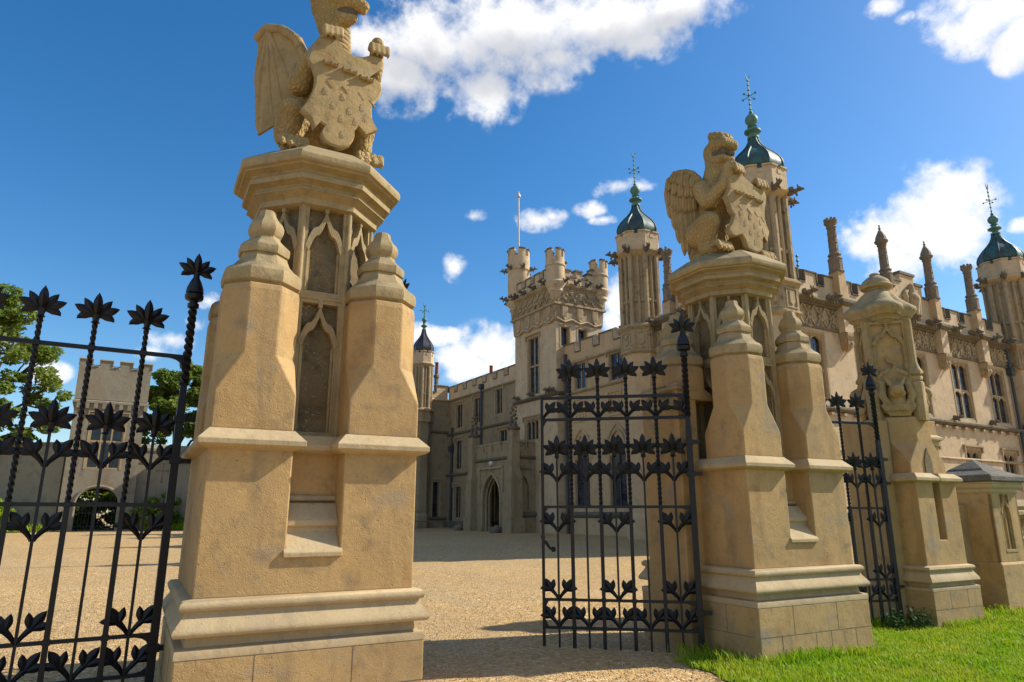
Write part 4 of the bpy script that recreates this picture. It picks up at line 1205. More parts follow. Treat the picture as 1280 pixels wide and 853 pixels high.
def small_pier():
    cx, cy = 14.13, 6.75
    root = thing('stone_pier', 'low stone pier with a dark pyramid cap and traceried panel, at the far right edge', 'gate pier', (cx, cy, 0), RZ)
    hw = .43
    foot = [(-hw, -hw), (hw, -hw), (hw, hw), (-hw, hw)]
    mb = MB(); mb.sweep(foot, [(.04, -.5), (.04, .66), (.0, .70)]); mb.build('plinth', 'ashlar', root, None, .008)
    mb = MB(); mb.sweep(foot, [(-.05, .66), (-.05, 1.95)]); mb.build('body', 'render', root)
    mb = MB()
    for i in range(4):
        a = -math.pi / 2 + i * math.pi / 2
        F = frame(hw * math.cos(a), hw * math.sin(a), -math.sin(a), math.cos(a))
        if i == 3:
            mb.fbox(F, -hw, hw, -.05, 0, .70, 1.93)
            continue
        mb.fbox(F, -hw, -.19, -.05, 0, .70, 1.93); mb.fbox(F, .19, hw, -.05, 0, .70, 1.93); mb.fbox(F, -.19, .19, -.05, 0, .70, .86)
        G = frame(hw * math.cos(a) - .002 * math.cos(a), hw * math.sin(a) - .002 * math.sin(a), -math.sin(a), math.cos(a))
        tracery_face(mb, G, .38, .86, 1.92, .30, dep=.045)
        mb.fbox(F, -.015, .015, -.05, -.02, .9, 1.45)
    mb.build('panel_frame', 'render', root, None, .004)
    mb = MB(); mb.sweep(foot, [(.0, 1.86), (.03, 1.90), (.035, 1.95), (.07, 1.98), (.08, 2.0), (.08, 2.04), (.10, 2.05), (.10, 2.075), (-.1, 2.08)]); mb.build('cornice', 'dressed', root, None, .004)
    mb = MB(); mb.sweep(foot, [(.12, 2.078), (.145, 2.095), (.145, 2.17), (.12, 2.20), (-.10, 2.29), (-.14, 2.33), (-.41, 2.50), (-.425, 2.505)]); mb.build('pyramid_cap', 'slate', root, None, .006)


small_pier()


def low_walls():
    # wall between the carved pillar and the pier, with a blind arch
    root = thing('garden_wall', 'shaded low stone wall with a blind arch between the mask pillar and the small pier', 'wall', (12.85, 6.75, 0), RZ)
    mb = MB()
    mb.box(-.75, .85, .0, .35, -.4, .62); mb.box(-.75, .85, .06, .35, .62, 1.55)
    mb.extr([(-.75, 1.55), (.85, 1.55), (.85, 1.70), (.5, 1.66), (.2, 1.72), (-.1, 1.80), (-.4, 1.92), (-.75, 2.1)], lambda a, z, t: (a, t, z), .06, .35)
    mb.build('wall', 'ashlar', root, None, .008)
    mb = MB()
    pts = [(-.1 + .42 * math.cos(R(a)), .05, 1.35 + .30 * math.sin(R(a))) for a in range(170, 9, -16)]
    mb.tube(pts, .04, 8)
    for i in range(14):
        a = R(170 - i * 12); mb.ball((-.1 + .40 * math.cos(a), .03, 1.36 + .29 * math.sin(a)), .055, 7, 5, (1, .8, .8))
    mb.build('leaf_arch', 'cap', root, 50)
    root = thing('balustrade', 'pierced stone balustrade with a moulded rail, beyond the small pier at the right edge', 'balustrade', (16.4, 6.75, 0), RZ)
    mb = MB(); mb.box(-1.8, 3.5, -.12, .2, -.5, .72); mb.build('base', 'ashlar', root, None, .008)
    mb = MB(); mb.extr([(-.16, 1.50), (.22, 1.50), (.22, 1.56), (.16, 1.60), (.20, 1.66), (.16, 1.74), (.03, 1.79), (-.10, 1.74), (-.14, 1.66), (-.10, 1.60), (-.16, 1.56)], lambda y, z, t: (t, y, z), -1.8, 3.5); mb.build('rail', 'cap', root, 40)
    mb = MB()
    for i in range(8):
        x = -1.72 + i * .66
        F = frame(x + .33, -.06, 1, 0)
        tracery_face(mb, F, .64, .72, 1.5, .36, dep=.1)
        for a, b, c_, d in ((-.14, .86, 0, 1.0), (0, 1.0, .14, .86), (-.14, 1.1, 0, .96), (0, .96, .14, 1.1)):
            mb.tube([F(a, -.05, b), F((a + c_) / 2, -.05, (b + d) / 2 + .02), F(c_, -.05, d)], .025, 6)
    mb.build('tracery', 'ashlar', root, None, .004)


low_walls()

# ------------------------------------------------------------------ lodge tower with its walls


def facade(mb, F, s0, s1, z0, z1, holes, depth=.28, n=0.0):
    """wall face with real rectangular openings and reveals"""
    ss = sorted({s0, s1} | {q for h in holes for q in h[:2] if s0 < q < s1}); zs = sorted({z0, z1} | {q for h in holes for q in h[2:4] if z0 < q < z1})
    for a, b in zip(ss[:-1], ss[1:]):
        for c, d in zip(zs[:-1], zs[1:]):
            m = ((a + b) / 2, (c + d) / 2)
            if any(h[0] < m[0] < h[1] and h[2] < m[1] < h[3] for h in holes): continue
            mb.face([F(a, n, c), F(b, n, c), F(b, n, d), F(a, n, d)])
    for h in holes:
        a, b, c, d = h[:4]
        mb.face([F(a, n, c), F(a, n, d), F(a, n - depth, d), F(a, n - depth, c)]); mb.face([F(b, n, c), F(b, n - depth, c), F(b, n - depth, d), F(b, n, d)])
        mb.face([F(a, n, c), F(a, n - depth, c), F(b, n - depth, c), F(b, n, c)]); mb.face([F(a, n, d), F(b, n, d), F(b, n - depth, d), F(a, n - depth, d)])


def window(root, F, s0, s1, z0, z1, lights=2, transoms=(), depth=.28, n=0.0, mat='frame', off=(0, 0, 0), heads=True, hood=True, surround=True):
    mb = MB(off); m = .065 if s1 - s0 > 1.1 else .035; e = n - depth; mw = .04 if s1 - s0 > 1.1 else .028; heads = heads and s1 - s0 > 1.1
    if surround:
        mb.fbox(F, s0, s0 + m, e, n - .04, z0, z1); mb.fbox(F, s1 - m, s1, e, n - .04, z0, z1); mb.fbox(F, s0 + m, s1 - m, e, n - .04, z1 - m, z1)
        mb.fbox(F, s0 + m, s1 - m, e, n - .02, z0, z0 + m)
        # chamfered outer band
        mb.fbox(F, s0 - .10, s0 - .004, n - .02, n + .018, z0 - .06, z1 + .10); mb.fbox(F, s1 + .004, s1 + .10, n - .02, n + .018, z0 - .06, z1 + .10); mb.fbox(F, s0 - .004, s1 + .004, n - .02, n + .018, z1 + .004, z1 + .10)
    w = (s1 - s0 - 2 * m) / lights
    for i in range(1, lights):
        c = s0 + m + w * i; mb.fbox(F, c - mw, c + mw, e + .04, n - .09, z0 + m, z1 - m)
    rows = [z0 + m] + list(transoms) + [z1 - m]
    for t in transoms: mb.fbox(F, s0 + m, s1 - m, e + .038, n - .088, t - .05, t + .05)
    if heads:
        for r1 in rows[1:]:
            for i in range(lights):
                a = s0 + m + w * i + (mw if i else 0); b = s0 + m + w * (i + 1) - (mw if i < lights - 1 else 0); h = min(.20, (b - a) * .5); c = (a + b) / 2
                tt = r1 - (.05 if r1 in transoms else 0)
                for sg, q in ((1, a), (-1, b)):
                    pl = [(q, tt), (q, tt - h)]
                    for k in range(1, 6):
                        u = k / 5; pl.append((q + (c - q) * u, tt - h * (1 - u ** .55)))
                    mb.fpoly(F, pl, e + .06, e + .14)
    if hood:
        mb.fbox(F, s0 - .22, s1 + .22, n - .01, n + .10, z1 + .14, z1 + .21); mb.fbox(F, s0 - .22, s0 - .14, n - .01, n + .09, z1 - .10, z1 + .14); mb.fbox(F, s1 + .14, s1 + .22, n - .01, n + .09, z1 - .10, z1 + .14)
    o = mb.build('window', mat, root)
    g = MB(off); g.fbox(F, s0, s1, e + .01, e + .03, z0, z1); g.build('pane', 'glass', o)
    # glazing bars
    g = MB(off)
    nb = max(2, int((z1 - z0) / .33))
    for k in range(1, nb): z = z0 + (z1 - z0) * k / nb; g.fbox(F, s0 + m, s1 - m, e + .028, e + .04, z - .010, z + .010)
    for i in range(lights): c = s0 + m + w * (i + .5); g.fbox(F, c - .008, c + .008, e + .026, e + .038, z0, z1)
    g.build('glazing_bar', 'pipe', o)
    return o


def parapet(root, F, s0, s1, z0, zc, zt, mer=.75, gap=.55, th=.35, mat='house', cap='dark_trim', off=(0, 0, 0), start='m', n=0.0):
    """battlements with sloping copings"""
    mb = MB(off); cb = MB(off)
    mb.fbox(F, s0, s1, n - th, n, z0, zc)
    k = max(1, round((s1 - s0 + gap) / (mer + gap))); sc = (s1 - s0 + (gap if start == 'm' else -gap)) / (k * (mer + gap))
    m_, g_ = mer * sc, gap * sc; s = s0 if start == 'm' else s0 + g_
    def cope(a, b, z):
        cb.loft([[F(a, n + .05, z), F(b, n + .05, z), F(b, n - th - .05, z), F(a, n - th - .05, z)], [F(a, n + .06, z + .05), F(b, n + .06, z + .05), F(b, n - th - .06, z + .05), F(a, n - th - .06, z + .05)], [F(a, n - th / 2 + .03, z + .14), F(b, n - th / 2 + .03, z + .14), F(b, n - th / 2 - .03, z + .14), F(a, n - th / 2 - .03, z + .14)]])
    prev = s0
    while s < s1 - .05:
        e = min(s1, s + m_)
        mb.fbox(F, s, e, n - th, n, zc, zt)
        cope(s - .05, e + .05, zt)
        if s > prev + .02: cope(prev + .05, s - .05, zc)
        # edge mouldings down the merlon sides
        cb.fbox(F, s - .045, s - .002, n - th, n + .045, zc + .1, zt); cb.fbox(F, e + .002, e + .045, n - th, n + .045, zc + .1, zt)
        prev = e; s = e + g_
    if prev < s1 - .05: cope(prev + .05, s1, zc)
    p = mb.build('parapet', mat, root); cb.build('coping', cap, p)
    return p


def lodge():
    X, Y, Z = .15, 46.0, .55
    root = thing('lodge_tower', 'square battlemented lodge tower with an arched gateway, seen through the far left gate', 'lodge', (X, Y, 0))
    off = (X, Y, 0)
    F = frame(X, Y, 1, 0)       # front, s from the middle
    hw = 1.80
    mb = MB(off)
    arch = (-1.02, 1.02, 0, 3.0)
    facade(mb, F, -hw, hw, -.2, 8.15, [(-.84, .84, 3.95, 7.0), arch], .5)
    for Fq in (frame(X - hw, Y + 3.6, 0, -1), frame(X + hw, Y, 0, 1)): facade(mb, Fq, 0, 3.6, -.2, 8.15, [])
    # back with the passage opening
    Fb = frame(X + hw, Y + 3.6, -1, 0); facade(mb, Fb, 0, 3.6, -.2, 8.15, [(.78, 2.82, 0, 2.8)], .3)
    mb.face([F(-hw, 0, 8.15), F(hw, 0, 8.15), F(hw, -3.6, 8.15), F(-hw, -3.6, 8.15)])
    # arch spandrels (rounded head)
    for sg in (1, -1):
        pl = [(sg * 1.02, 3.0), (sg * 1.02, 2.05)]
        for k in range(1, 9): a = R(k * 90 / 8); pl.append((sg * 1.02 * math.cos(a), 2.05 + .82 * math.sin(a)))
        pl.append((0, 3.0)); mb.fpoly(F, pl, -.5, -.002)
    w = mb.build('wall', 'lodge', root)
    mb = MB(off)
    for sg in (1, -1):
        pts = [F(sg * 1.10, .0, .5), F(sg * 1.10, .0, 2.05)] + [F(sg * 1.10 * math.cos(R(k * 10)), 0, 2.05 + .92 * math.sin(R(k * 10))) for k in range(1, 10)]
        mb.tube(pts, .10, 6)
    mb.build('arch_moulding', 'lodge', root, 50)
    window(root, F, -.84, .84, 3.95, 7.0, 3, (5.5,), .3, 0, 'frame', off)
    mb = MB(off); mb.sweep([(X - hw, Y), (X + hw, Y), (X + hw, Y + 3.6), (X - hw, Y + 3.6)], [(0, 7.62), (.12, 7.66), (.12, 7.78), (.0, 7.86)])
    for i in range(9): mb.fbox(F, -hw + .1 + i * .425, -hw + .3 + i * .425, -.01, .11, 7.34, 7.66)
    mb.build('string_course', 'lodge', root)
    mb = MB(off); mb.sweep([(X - hw, Y), (X + hw, Y), (X + hw, Y + 3.6), (X - hw, Y + 3.6)], [(.06, 7.86), (.06, 9.66)], True, True); mb.build('upper_stage', 'lodge', root)
    for Fq, L in ((F, None),): parapet(root, Fq, -hw - .06, hw + .06, 9.66, 9.78, 10.15, .62, .40, .3, 'lodge', 'lodge', off, 'm', .06)
    parapet(root, frame(X - hw - .06, Y + 3.6, 0, -1), 0, 3.3, 9.66, 9.78, 10.15, .62, .40, .3, 'lodge', 'lodge', off)
    parapet(root, frame(X + hw + .06, Y + .35, 0, 1), 0, 3.3, 9.66, 9.78, 10.15, .62, .40, .3, 'lodge', 'lodge', off)
    # iron grille in the passage
    g = MB(off)
    for i in range(13): g.tube([F(-.98 + i * .163, -.9, .5), F(-.98 + i * .163, -.9, 2.3 - .1 * abs(i - 6) * .3)], .022, 5)
    for z in (.75, 1.5, 2.1): g.fbox(F, -1.0, 1.0, -.92, -.88, z - .02, z + .02)
    g.build('grille', 'iron', root)
    # boundary walls
    Fr = frame(X + hw, Y + .5, 1, .0)
    rw = thing('boundary_wall', 'rendered courtyard wall with a cross loop, running right from the lodge tower', 'wall', (X + hw, Y + .5, 0), 0, 'walls beside the lodge')
    o2 = (X + hw, Y + .5, 0)
    mb = MB(o2); mb.fbox(Fr, 0.004, 15, -.5, 0, -.2, 5.1); mb.build('wall', 'lodge', rw)
    mb = MB(o2); mb.loft([[Fr(0.004, .06, 5.1), Fr(15, .06, 5.1), Fr(15, -.56, 5.1), Fr(0.004, -.56, 5.1)], [Fr(0.004, .06, 5.25), Fr(15, .06, 5.25), Fr(15, -.56, 5.25), Fr(0.004, -.56, 5.25)], [Fr(0.004, -.2, 5.5), Fr(15, -.2, 5.5), Fr(15, -.3, 5.5), Fr(0.004, -.3, 5.5)]]); mb.build('coping', 'lodge', rw)
    mb = MB(o2); mb.fbox(Fr, 1.33, 1.40, -.02, .004, 3.3, 4.4); mb.fbox(Fr, 1.05, 1.68, -.02, .006, 3.9, 3.98)
    for a, b in ((1.05, 3.94), (1.68, 3.94), (1.365, 4.4), (1.365, 3.3)): mb.fbox(Fr, a - .07, a + .07, -.02, .008, b - .07, b + .07)
    mb.build('cross_loop', 'dark_trim', rw)
    mb = MB(o2); mb.fbox(Fr, 0.004, 15, 0, .05, 3.05 + 1.35, 3.13 + 1.35); mb.build('string_course', 'lodge', rw)
    lw = thing('boundary_wall', 'shaded courtyard wall running off to the left from the lodge tower', 'wall', (X - hw, Y + .6, 0), 0, 'walls beside the lodge')
    o3 = (X - hw, Y + .6, 0)
    Fl = frame(X - hw - 15, Y + 10.6, .83, -.555)
    mb = MB(o3); mb.fbox(Fl, 0, 17.9, -.5, 0, -.2, 5.2); mb.build('wall', 'lodge', lw)
    mb = MB(o3); mb.fbox(Fl, 0, 17.9, -.56, .06, 5.2, 5.42); mb.build('coping', 'dark_trim', lw)


lodge()

# ------------------------------------------------------------------ trees and plants


def tree(name, label, loc, h, crown, nleaf, mat, seed, lsize=.3, trunk=.35, group=None, cat='tree'):
    rt = random.Random(seed); rs = np.random.RandomState(seed)
    root = thing(name, label, cat, loc, 0, group)
    mb = MB()
    th = h * .45
    mb.tube([(0, 0, -.3), (.05, .02, th * .3), (-.05, .08, th * .7), (.1, 0, th), (.05, .05, h * .8)], [trunk * 1.3, trunk, trunk * .85, trunk * .6, trunk * .15], 9)
    clumps = []
    for (cx, cy, cz, r) in crown:
        n = max(7, int(r * r * 4.6))
        for _ in range(n):
            v = Vector((rt.gauss(0, 1), rt.gauss(0, 1), rt.gauss(0, 1))).normalized() * (r * rt.uniform(.45, 1.0) ** .7)
            v.z *= .75
            clumps.append((Vector((cx, cy, cz)) + v, rt.uniform(.35, .95) * (.48 + .22 * r)))
        p0 = Vector((.02, .03, max(th * .45, cz * .55))); p2 = Vector((cx, cy, cz)); p1 = p0.lerp(p2, .5) + Vector((rt.uniform(-.5, .5), rt.uniform(-.5, .5), rt.uniform(.1, .6)))
        mb.tube([p0, p1, p2], [trunk * .45, trunk * .28, trunk * .08], 6)
        for _ in range(4):
            q = rt.choice(clumps[-n:])[0]; mb.tube([p1.lerp(p2, .5), p1.lerp(q, .7), q], [trunk * .2, trunk * .12, trunk * .04], 5)
    mb.build('trunk', 'bark', root, 60)
    w = np.array([c[1] ** 2 for c in clumps]); w /= w.sum()
    ci = rs.choice(len(clumps), nleaf, p=w)
    cen = np.array([list(c[0]) for c in clumps])[ci]; rad = np.array([c[1] for c in clumps])[ci]
    d = rs.normal(size=(nleaf, 3)); d /= np.linalg.norm(d, axis=1)[:, None]
    pos = cen + d * (rad * rs.uniform(.3, 1.0, nleaf) ** .6)[:, None] * np.array([1, 1, .62])
    a = rs.normal(size=(nleaf, 3)); a[:, 2] *= .6; a /= np.linalg.norm(a, axis=1)[:, None]
    b = np.cross(a, rs.normal(size=(nleaf, 3))); b /= np.linalg.norm(b, axis=1)[:, None]
    s = lsize * rs.uniform(.6, 1.3, nleaf)[:, None]
    V = np.empty((nleaf, 4, 3)); V[:, 0] = pos - a * s; V[:, 1] = pos + b * s * .5; V[:, 2] = pos + a * s; V[:, 3] = pos - b * s * .5
    me = bpy.data.meshes.new('crown'); me.from_pydata(V.reshape(-1, 3).tolist(), [], np.arange(nleaf * 4).reshape(-1, 4).tolist()); me.materials.append(M[mat])
    o = bpy.data.objects.new('crown', me); C.objects.link(o); o.parent = root
    return root


tree('oak_tree', 'large spreading tree left of the lodge tower, its open crown above the gate', (-8.2, 53, .5), 17,
     [(0, 0, 13.8, 2.6), (-3.5, 0, 13.2, 2.6), (2.6, .5, 12.2, 2.0), (3.6, -1, 10.0, 2.0), (-2, -2, 10.2, 2.4), (1.2, -1.5, 8.0, 1.9), (4.6, -.5, 8.4, 1.4), (-5.5, 0, 10, 2.8), (2.6, -1, 6.2, 1.7), (-2.2, -2, 7, 2), (-6, -1, 7, 2.4), (4.4, -1, 6.0, 1.2), (-1, -1, 16, 1.8)], 38000, 'leaf', 5, .17, .42, 'trees behind the lodge')
tree('oak_tree', 'bushy tree close behind the right shoulder of the lodge tower', (4.4, 54, .5), 13,
     [(0, 0, 10.0, 2.0), (-1.2, 0, 8.6, 1.8), (1.8, 0, 9.4, 1.9), (0, -1, 7.2, 1.9), (2.6, 0, 7.0, 2.0), (-1.6, 0, 6.4, 1.5), (1, 0, 11.2, 1.3)], 24000, 'leaf', 8, .165, .3, 'trees behind the lodge')
tree('oak_tree', 'tree partly hidden behind the nearest gate pillar, beyond the courtyard wall', (9.0, 55, .5), 12,
     [(0, 0, 9.4, 2.0), (-1.8, 0, 8.2, 1.8), (1.8, 0, 8.4, 1.9), (0, -1, 6.6, 2)], 11000, 'leaf', 9, .2, .3, 'trees behind the lodge')
tree('leafy_bush', 'green bushes seen through the arched passage of the lodge tower', (.2, 51.3, .3), 3.6, [(-.6, -.2, .5, .8), (.7, -.2, .6, .8), (0, 0, 1.4, 1.3), (1.0, .2, 2.4, 1.0), (-1.0, 0, 2.2, 1.1), (0.2, .4, 3.0, 1.0), (1.6, 0, 1.2, 1.0), (-1.8, 0, 1, 1)], 12000, 'leaf', 12, .13, .08, None, 'bush')
tree('leafy_bush', 'small shrub at the foot of the courtyard wall right of the lodge', (3.4, 45.6, .5), 2.6, [(0, 0, 1.5, .8), (.4, 0, .8, .8), (-.4, 0, .9, .7)], 4000, 'leaf', 14, .12, .06, None, 'bush')
tree('leafy_bush', 'low yellow-green shrub at the far left beside the gravel', (-4.6, 46.4, .5), 2.2, [(0, 0, 1.1, .8), (-.9, 0, .8, .8), (-1.8, .2, 1.1, .9)], 5000, 'grass', 15, .12, .06, None, 'bush')


def weeds(label, loc, n, seed, h=.26, rad=.22):
    rt = random.Random(seed); V = MB(loc)
    o = MB()
    for i in range(n):
        a = rt.uniform(0, 6.283); r = rad * math.sqrt(rt.random()); b = Vector((r * math.cos(a), r * math.sin(a) * .6, 0)); hh = h * rt.uniform(.5, 1.2)
        t = b + Vector((rt.uniform(-.08, .08), rt.uniform(-.08, .08), hh))
        o.tube([b, b.lerp(t, .5) + Vector((.01, 0, .02)), t], [.004, .003, .002], 4)
        for k in range(4):
            c = b.lerp(t, .4 + .2 * k); d = Vector((rt.gauss(0, 1), rt.gauss(0, 1), .5)).normalized() * rt.uniform(.05, .09); u = d.cross(Vector((0, 0, 1))).normalized() * .022
            o.face([c, c + d * .5 + u, c + d, c + d * .5 - u])
    ob = o.build('weed_clump', 'leaf_dark', None); ob.location = loc
    return tag(ob, label, 'weeds')


weeds('dark green weeds growing at the foot of the mask pillar', (10.35, 6.15, gz(10.35, 6.15) - .02), 90, 3, .26, .42)
rf = random.Random(6)
for i in range(9):
    x, y = 12.15 + rf.uniform(0, 1.4), 5.95 + rf.uniform(-.12, .5); mb = MB(); z = gz(x, y) + .10 + rf.uniform(0, .08)
    mb.tube([(0, 0, -z + gz(x, y)), (.01, 0, 0)], .004, 4)
    for k in range(7):
        a = k * .9; mb.face([(0, 0, .0), (.018 * math.cos(a - .3), .018 * math.sin(a - .3), .006), (.026 * math.cos(a), .026 * math.sin(a), .004), (.018 * math.cos(a + .3), .018 * math.sin(a + .3), .006)])
    mb.ball((0, 0, .004), .011, 7, 4)
    o = mb.build('dandelion', 'petal'); o.location = (x, y, z); tag(o, 'tiny yellow flower in the grass between mask pillar and small pier', 'flower', 'yellow flowers in the grass')

# ------------------------------------------------------------------ the country house
HO = (20.3, 15.7, .3)
house = thing('country_house', 'battlemented gothic mansion with domed turrets, pinnacles and a square tower behind the gates', 'mansion', HO)


def hmb(): return MB(HO)


FS = frame(20.3, 15.7, 1, 0)                 # south front: s runs to the right


def garg_mesh():
    b = MB()
    for c, r, sc in (((0, -.02, 0), .12, (1, 1.2, .9)), ((0, -.18, .03), .10, (1, 1.3, .9)), ((0, -.34, .08), .095, (1, 1.15, 1)), ((0, -.45, .05), .055, (1, 1.4, .8)), ((.06, -.30, .19), .035, (.8, .8, 1.9)), ((-.06, -.30, .19), .035, (.8, .8, 1.9)),
                     ((.12, -.08, .10), .07, (.5, 1.5, 1.5)), ((-.12, -.08, .10), .07, (.5, 1.5, 1.5)), ((.08, -.22, -.09), .04, (1, 1, 1.6)), ((-.08, -.22, -.09), .04, (1, 1, 1.6))):
        b.ball(c, r, 7, 5, sc)
    return b


_g = garg_mesh().build('gargoyle', 'dark_trim', None, 60)
GARG = _g.data; bpy.data.objects.remove(_g)


def gargoyle(parent, p, ang, k=1.0, mat=None):
    o = bpy.data.objects.new('gargoyle', GARG); C.objects.link(o); o.parent = parent
    o.location = Vector(p) - Vector(HO); o.rotation_euler = (0, 0, ang); o.scale = (k, k, k)


def house_turret(x, y, r, z0, zb, zp, zf, zt, dome_h, k=1.0, mat='house', dome='copper', tip=4.2, garg=True):
    """plain shaft z0..zb, shield band zb..zp, fluted stage zp..zf, embattled ring zf..zt, ogee dome and vane"""
    mb = hmb(); mb.ngon(x, y, 8, [(r * 1.12, z0), (r * 1.12, 1.3), (r, 1.5), (r, zb)]); t = mb.build('turret', mat, house, 20)
    mb = hmb(); mb.ngon(x, y, 8, [(r, zb - .12), (r + .05, zb - .08), (r + .13, zb - .02), (r + .13, zb + .04), (r + .06, zb + .08), (r + .06, zp - .30), (r + .12, zp - .22), (r + .20, zp - .16), (r + .20, zp - .08), (r + .02, zp + .04), (r - .05, zp + .05)])
    for i in range(8):
        a = i * math.pi / 4; F = frame(x + (r + .06) * math.cos(a), y + (r + .06) * math.sin(a), -math.sin(a), math.cos(a)); h0, h1 = zb + .14, zp - .36; w = r * .33
        for q in (-w, w - .05): mb.fbox(F, q, q + .05, -.02, .035, h0, h1)
        mb.fbox(F, -w + .05, w - .05, -.02, .035, h0, h0 + .05); mb.fbox(F, -w + .05, w - .05, -.02, .035, h1 - .05, h1)
        mb.fpoly(F, [(-.15 * r, h1 - .12), (.15 * r, h1 - .12), (.15 * r, h0 + .30 * (h1 - h0)), (0, h0 + .10), (-.15 * r, h0 + .30 * (h1 - h0))], -.02, .05)
    mb.build('shield_band', 'trim', t, 25)
    mb = hmb(); mb.ngon(x, y, 8, [(r * .86, zp), (r * .86, zf)])
    kk = r * .95 / math.cos(math.pi / 8)
    for i in range(8):
        a = math.pi / 8 + i * math.pi / 4
        mb.tube([(x + kk * .98 * math.cos(a), y + kk * .98 * math.sin(a), zp), (x + kk * .98 * math.cos(a), y + kk * .98 * math.sin(a), zf)], r * .13, 7)
        a += math.pi / 8
        mb.tube([(x + r * .9 * math.cos(a), y + r * .9 * math.sin(a), zp), (x + r * .9 * math.cos(a), y + r * .9 * math.sin(a), zf)], r * .085, 6)
        for zz in (zp + (zf - zp) * .33,):
            for da in (-.2, .2):
                mb.ball((x + r * .92 * math.cos(a + da), y + r * .92 * math.sin(a + da), zz), .085 * r / .8, 6, 5)
    mb.build('fluted_stage', 'trim', t, 50)
    mb = hmb(); mb.ngon(x, y, 8, [(r * .86, zf - .12), (r * 1.0, zf - .02), (r * 1.16, zf + .06), (r * 1.22, zf + .10), (r * 1.22, zf + .17), (r * 1.10, zf + .22), (r * 1.10, zt - .32), (r * .8, zt - .30)])
    Rr = r * 1.10
    for i in range(8):
        a = i * math.pi / 4; F = frame(x + Rr * math.cos(a), y + Rr * math.sin(a), -math.sin(a), math.cos(a)); w = Rr * math.tan(math.pi / 8)
        for s0, s1 in ((-w + .002, -w * .22), (w * .22, w - .002)):
            mb.fbox(F, s0, s1, -.22, .0, zt - .33, zt - .06); mb.fbox(F, s0 - .01, s1 + .01, -.24, .05, zt - .06, zt)
        mb.fbox(F, -w * .22, w * .22, -.22, .02, zt - .33, zt - .16)
    mb.build('embattled_ring', 'house', t)
    prof = [(.90, -.3), (.90, 0), (.96, .06), (.985, .16), (.975, .28), (.92, .45), (.80, .64), (.64, .83), (.46, 1.02), (.32, 1.20), (.22, 1.40), (.165, 1.62)]
    ks = dome_h / 1.62; zd = zt + .05
    mb = hmb(); mb.ngon(x, y, 8, [(r * 1.05 * a, zd + h * ks) for a, h in prof])
    for i in range(8):
        a = math.pi / 8 + i * math.pi / 4; c8 = 1 / math.cos(math.pi / 8)
        mb.tube([(x + r * 1.05 * q * c8 * math.cos(a), y + r * 1.05 * q * c8 * math.sin(a), zd + h * ks) for q, h in prof], .045 * r, 5)
    mb.build('dome', dome, t, 25)
    zq = zd + dome_h; kq = r
    mb = hmb(); mb.lathe(x, y, [(.14 * kq, zq - .05), (.24 * kq, zq), (.24 * kq, zq + .07), (.14 * kq, zq + .10), (.16 * kq, zq + .20), (.34 * kq, zq + .28), (.34 * kq, zq + .34), (.16 * kq, zq + .42), (.13 * kq, zq + .50), (.20 * kq, zq + .54), (.12 * kq, zq + .58)] +
                                [(max(.02, .27 * kq * math.sin(R(q))), zq + .58 + .27 * kq - .27 * kq * math.cos(R(q))) for q in range(30, 180, 20)] + [(.07 * kq, zq + .60 + .54 * kq), (.09 * kq, zq + .66 + .54 * kq), (.03 * kq, zq + .76 + .54 * kq)], 14)
    f = mb.build('finial_ball', 'bronze', t, 50)
    z2 = zq + .72 + .54 * kq; z3 = zd + tip
    mb = hmb(); mb.tube([(x, y, z2 - .1), (x, y, z3)], .022, 5)
    n = 7
    for i in range(n): mb.ball((x, y, z2 + (z3 - z2) * (i + .5) / n), .05, 6, 5)
    for s in (1, -1):
        mb.tube([(x, y, z3 - .15), (x + s * .10, y, z3 + .02), (x + s * .13, y, z3 + .18)], [.03, .02, .008], 5)
    w = (z3 - z2) * .45
    mb.tube([(x - .30, y, z2 + w), (x + .30, y, z2 + w)], .014, 5); mb.tube([(x, y - .30, z2 + w), (x, y + .30, z2 + w)], .014, 5)
    for q in ((.30, 0), (-.30, 0), (0, .30), (0, -.30)): mb.ball((x + q[0], y + q[1], z2 + w), .05, 5, 4)
    mb.build('weathervane', 'bronze', t, 50)
    if garg:
        for i in range(8):
            a = math.pi / 8 + i * math.pi / 4
            gargoyle_child(t, (x + r * 1.25 * math.cos(a), y + r * 1.25 * math.sin(a), zf + .06), a + math.pi / 2, .95 * r / .84)
    return t


def gargoyle_child(t, p, ang, k): gargoyle(t, p, ang, k)


def string(F, s0, s1, z, h=.16, p=.14, mat='dark_trim', name='string_course', parent=None):
    mb = hmb(); mb.loft([[F(s0, -.02, z - h), F(s1, -.02, z - h), F(s1, -.02, z + .06), F(s0, -.02, z + .06)], [F(s0, p * .55, z - h * .7), F(s1, p * .55, z - h * .7), F(s1, .0, z + .06), F(s0, .0, z + .06)], [F(s0, p, z - h * .35), F(s1, p, z - h * .35), F(s1, p, z), F(s0, p, z)]])
    return mb.build(name, mat, parent or house)


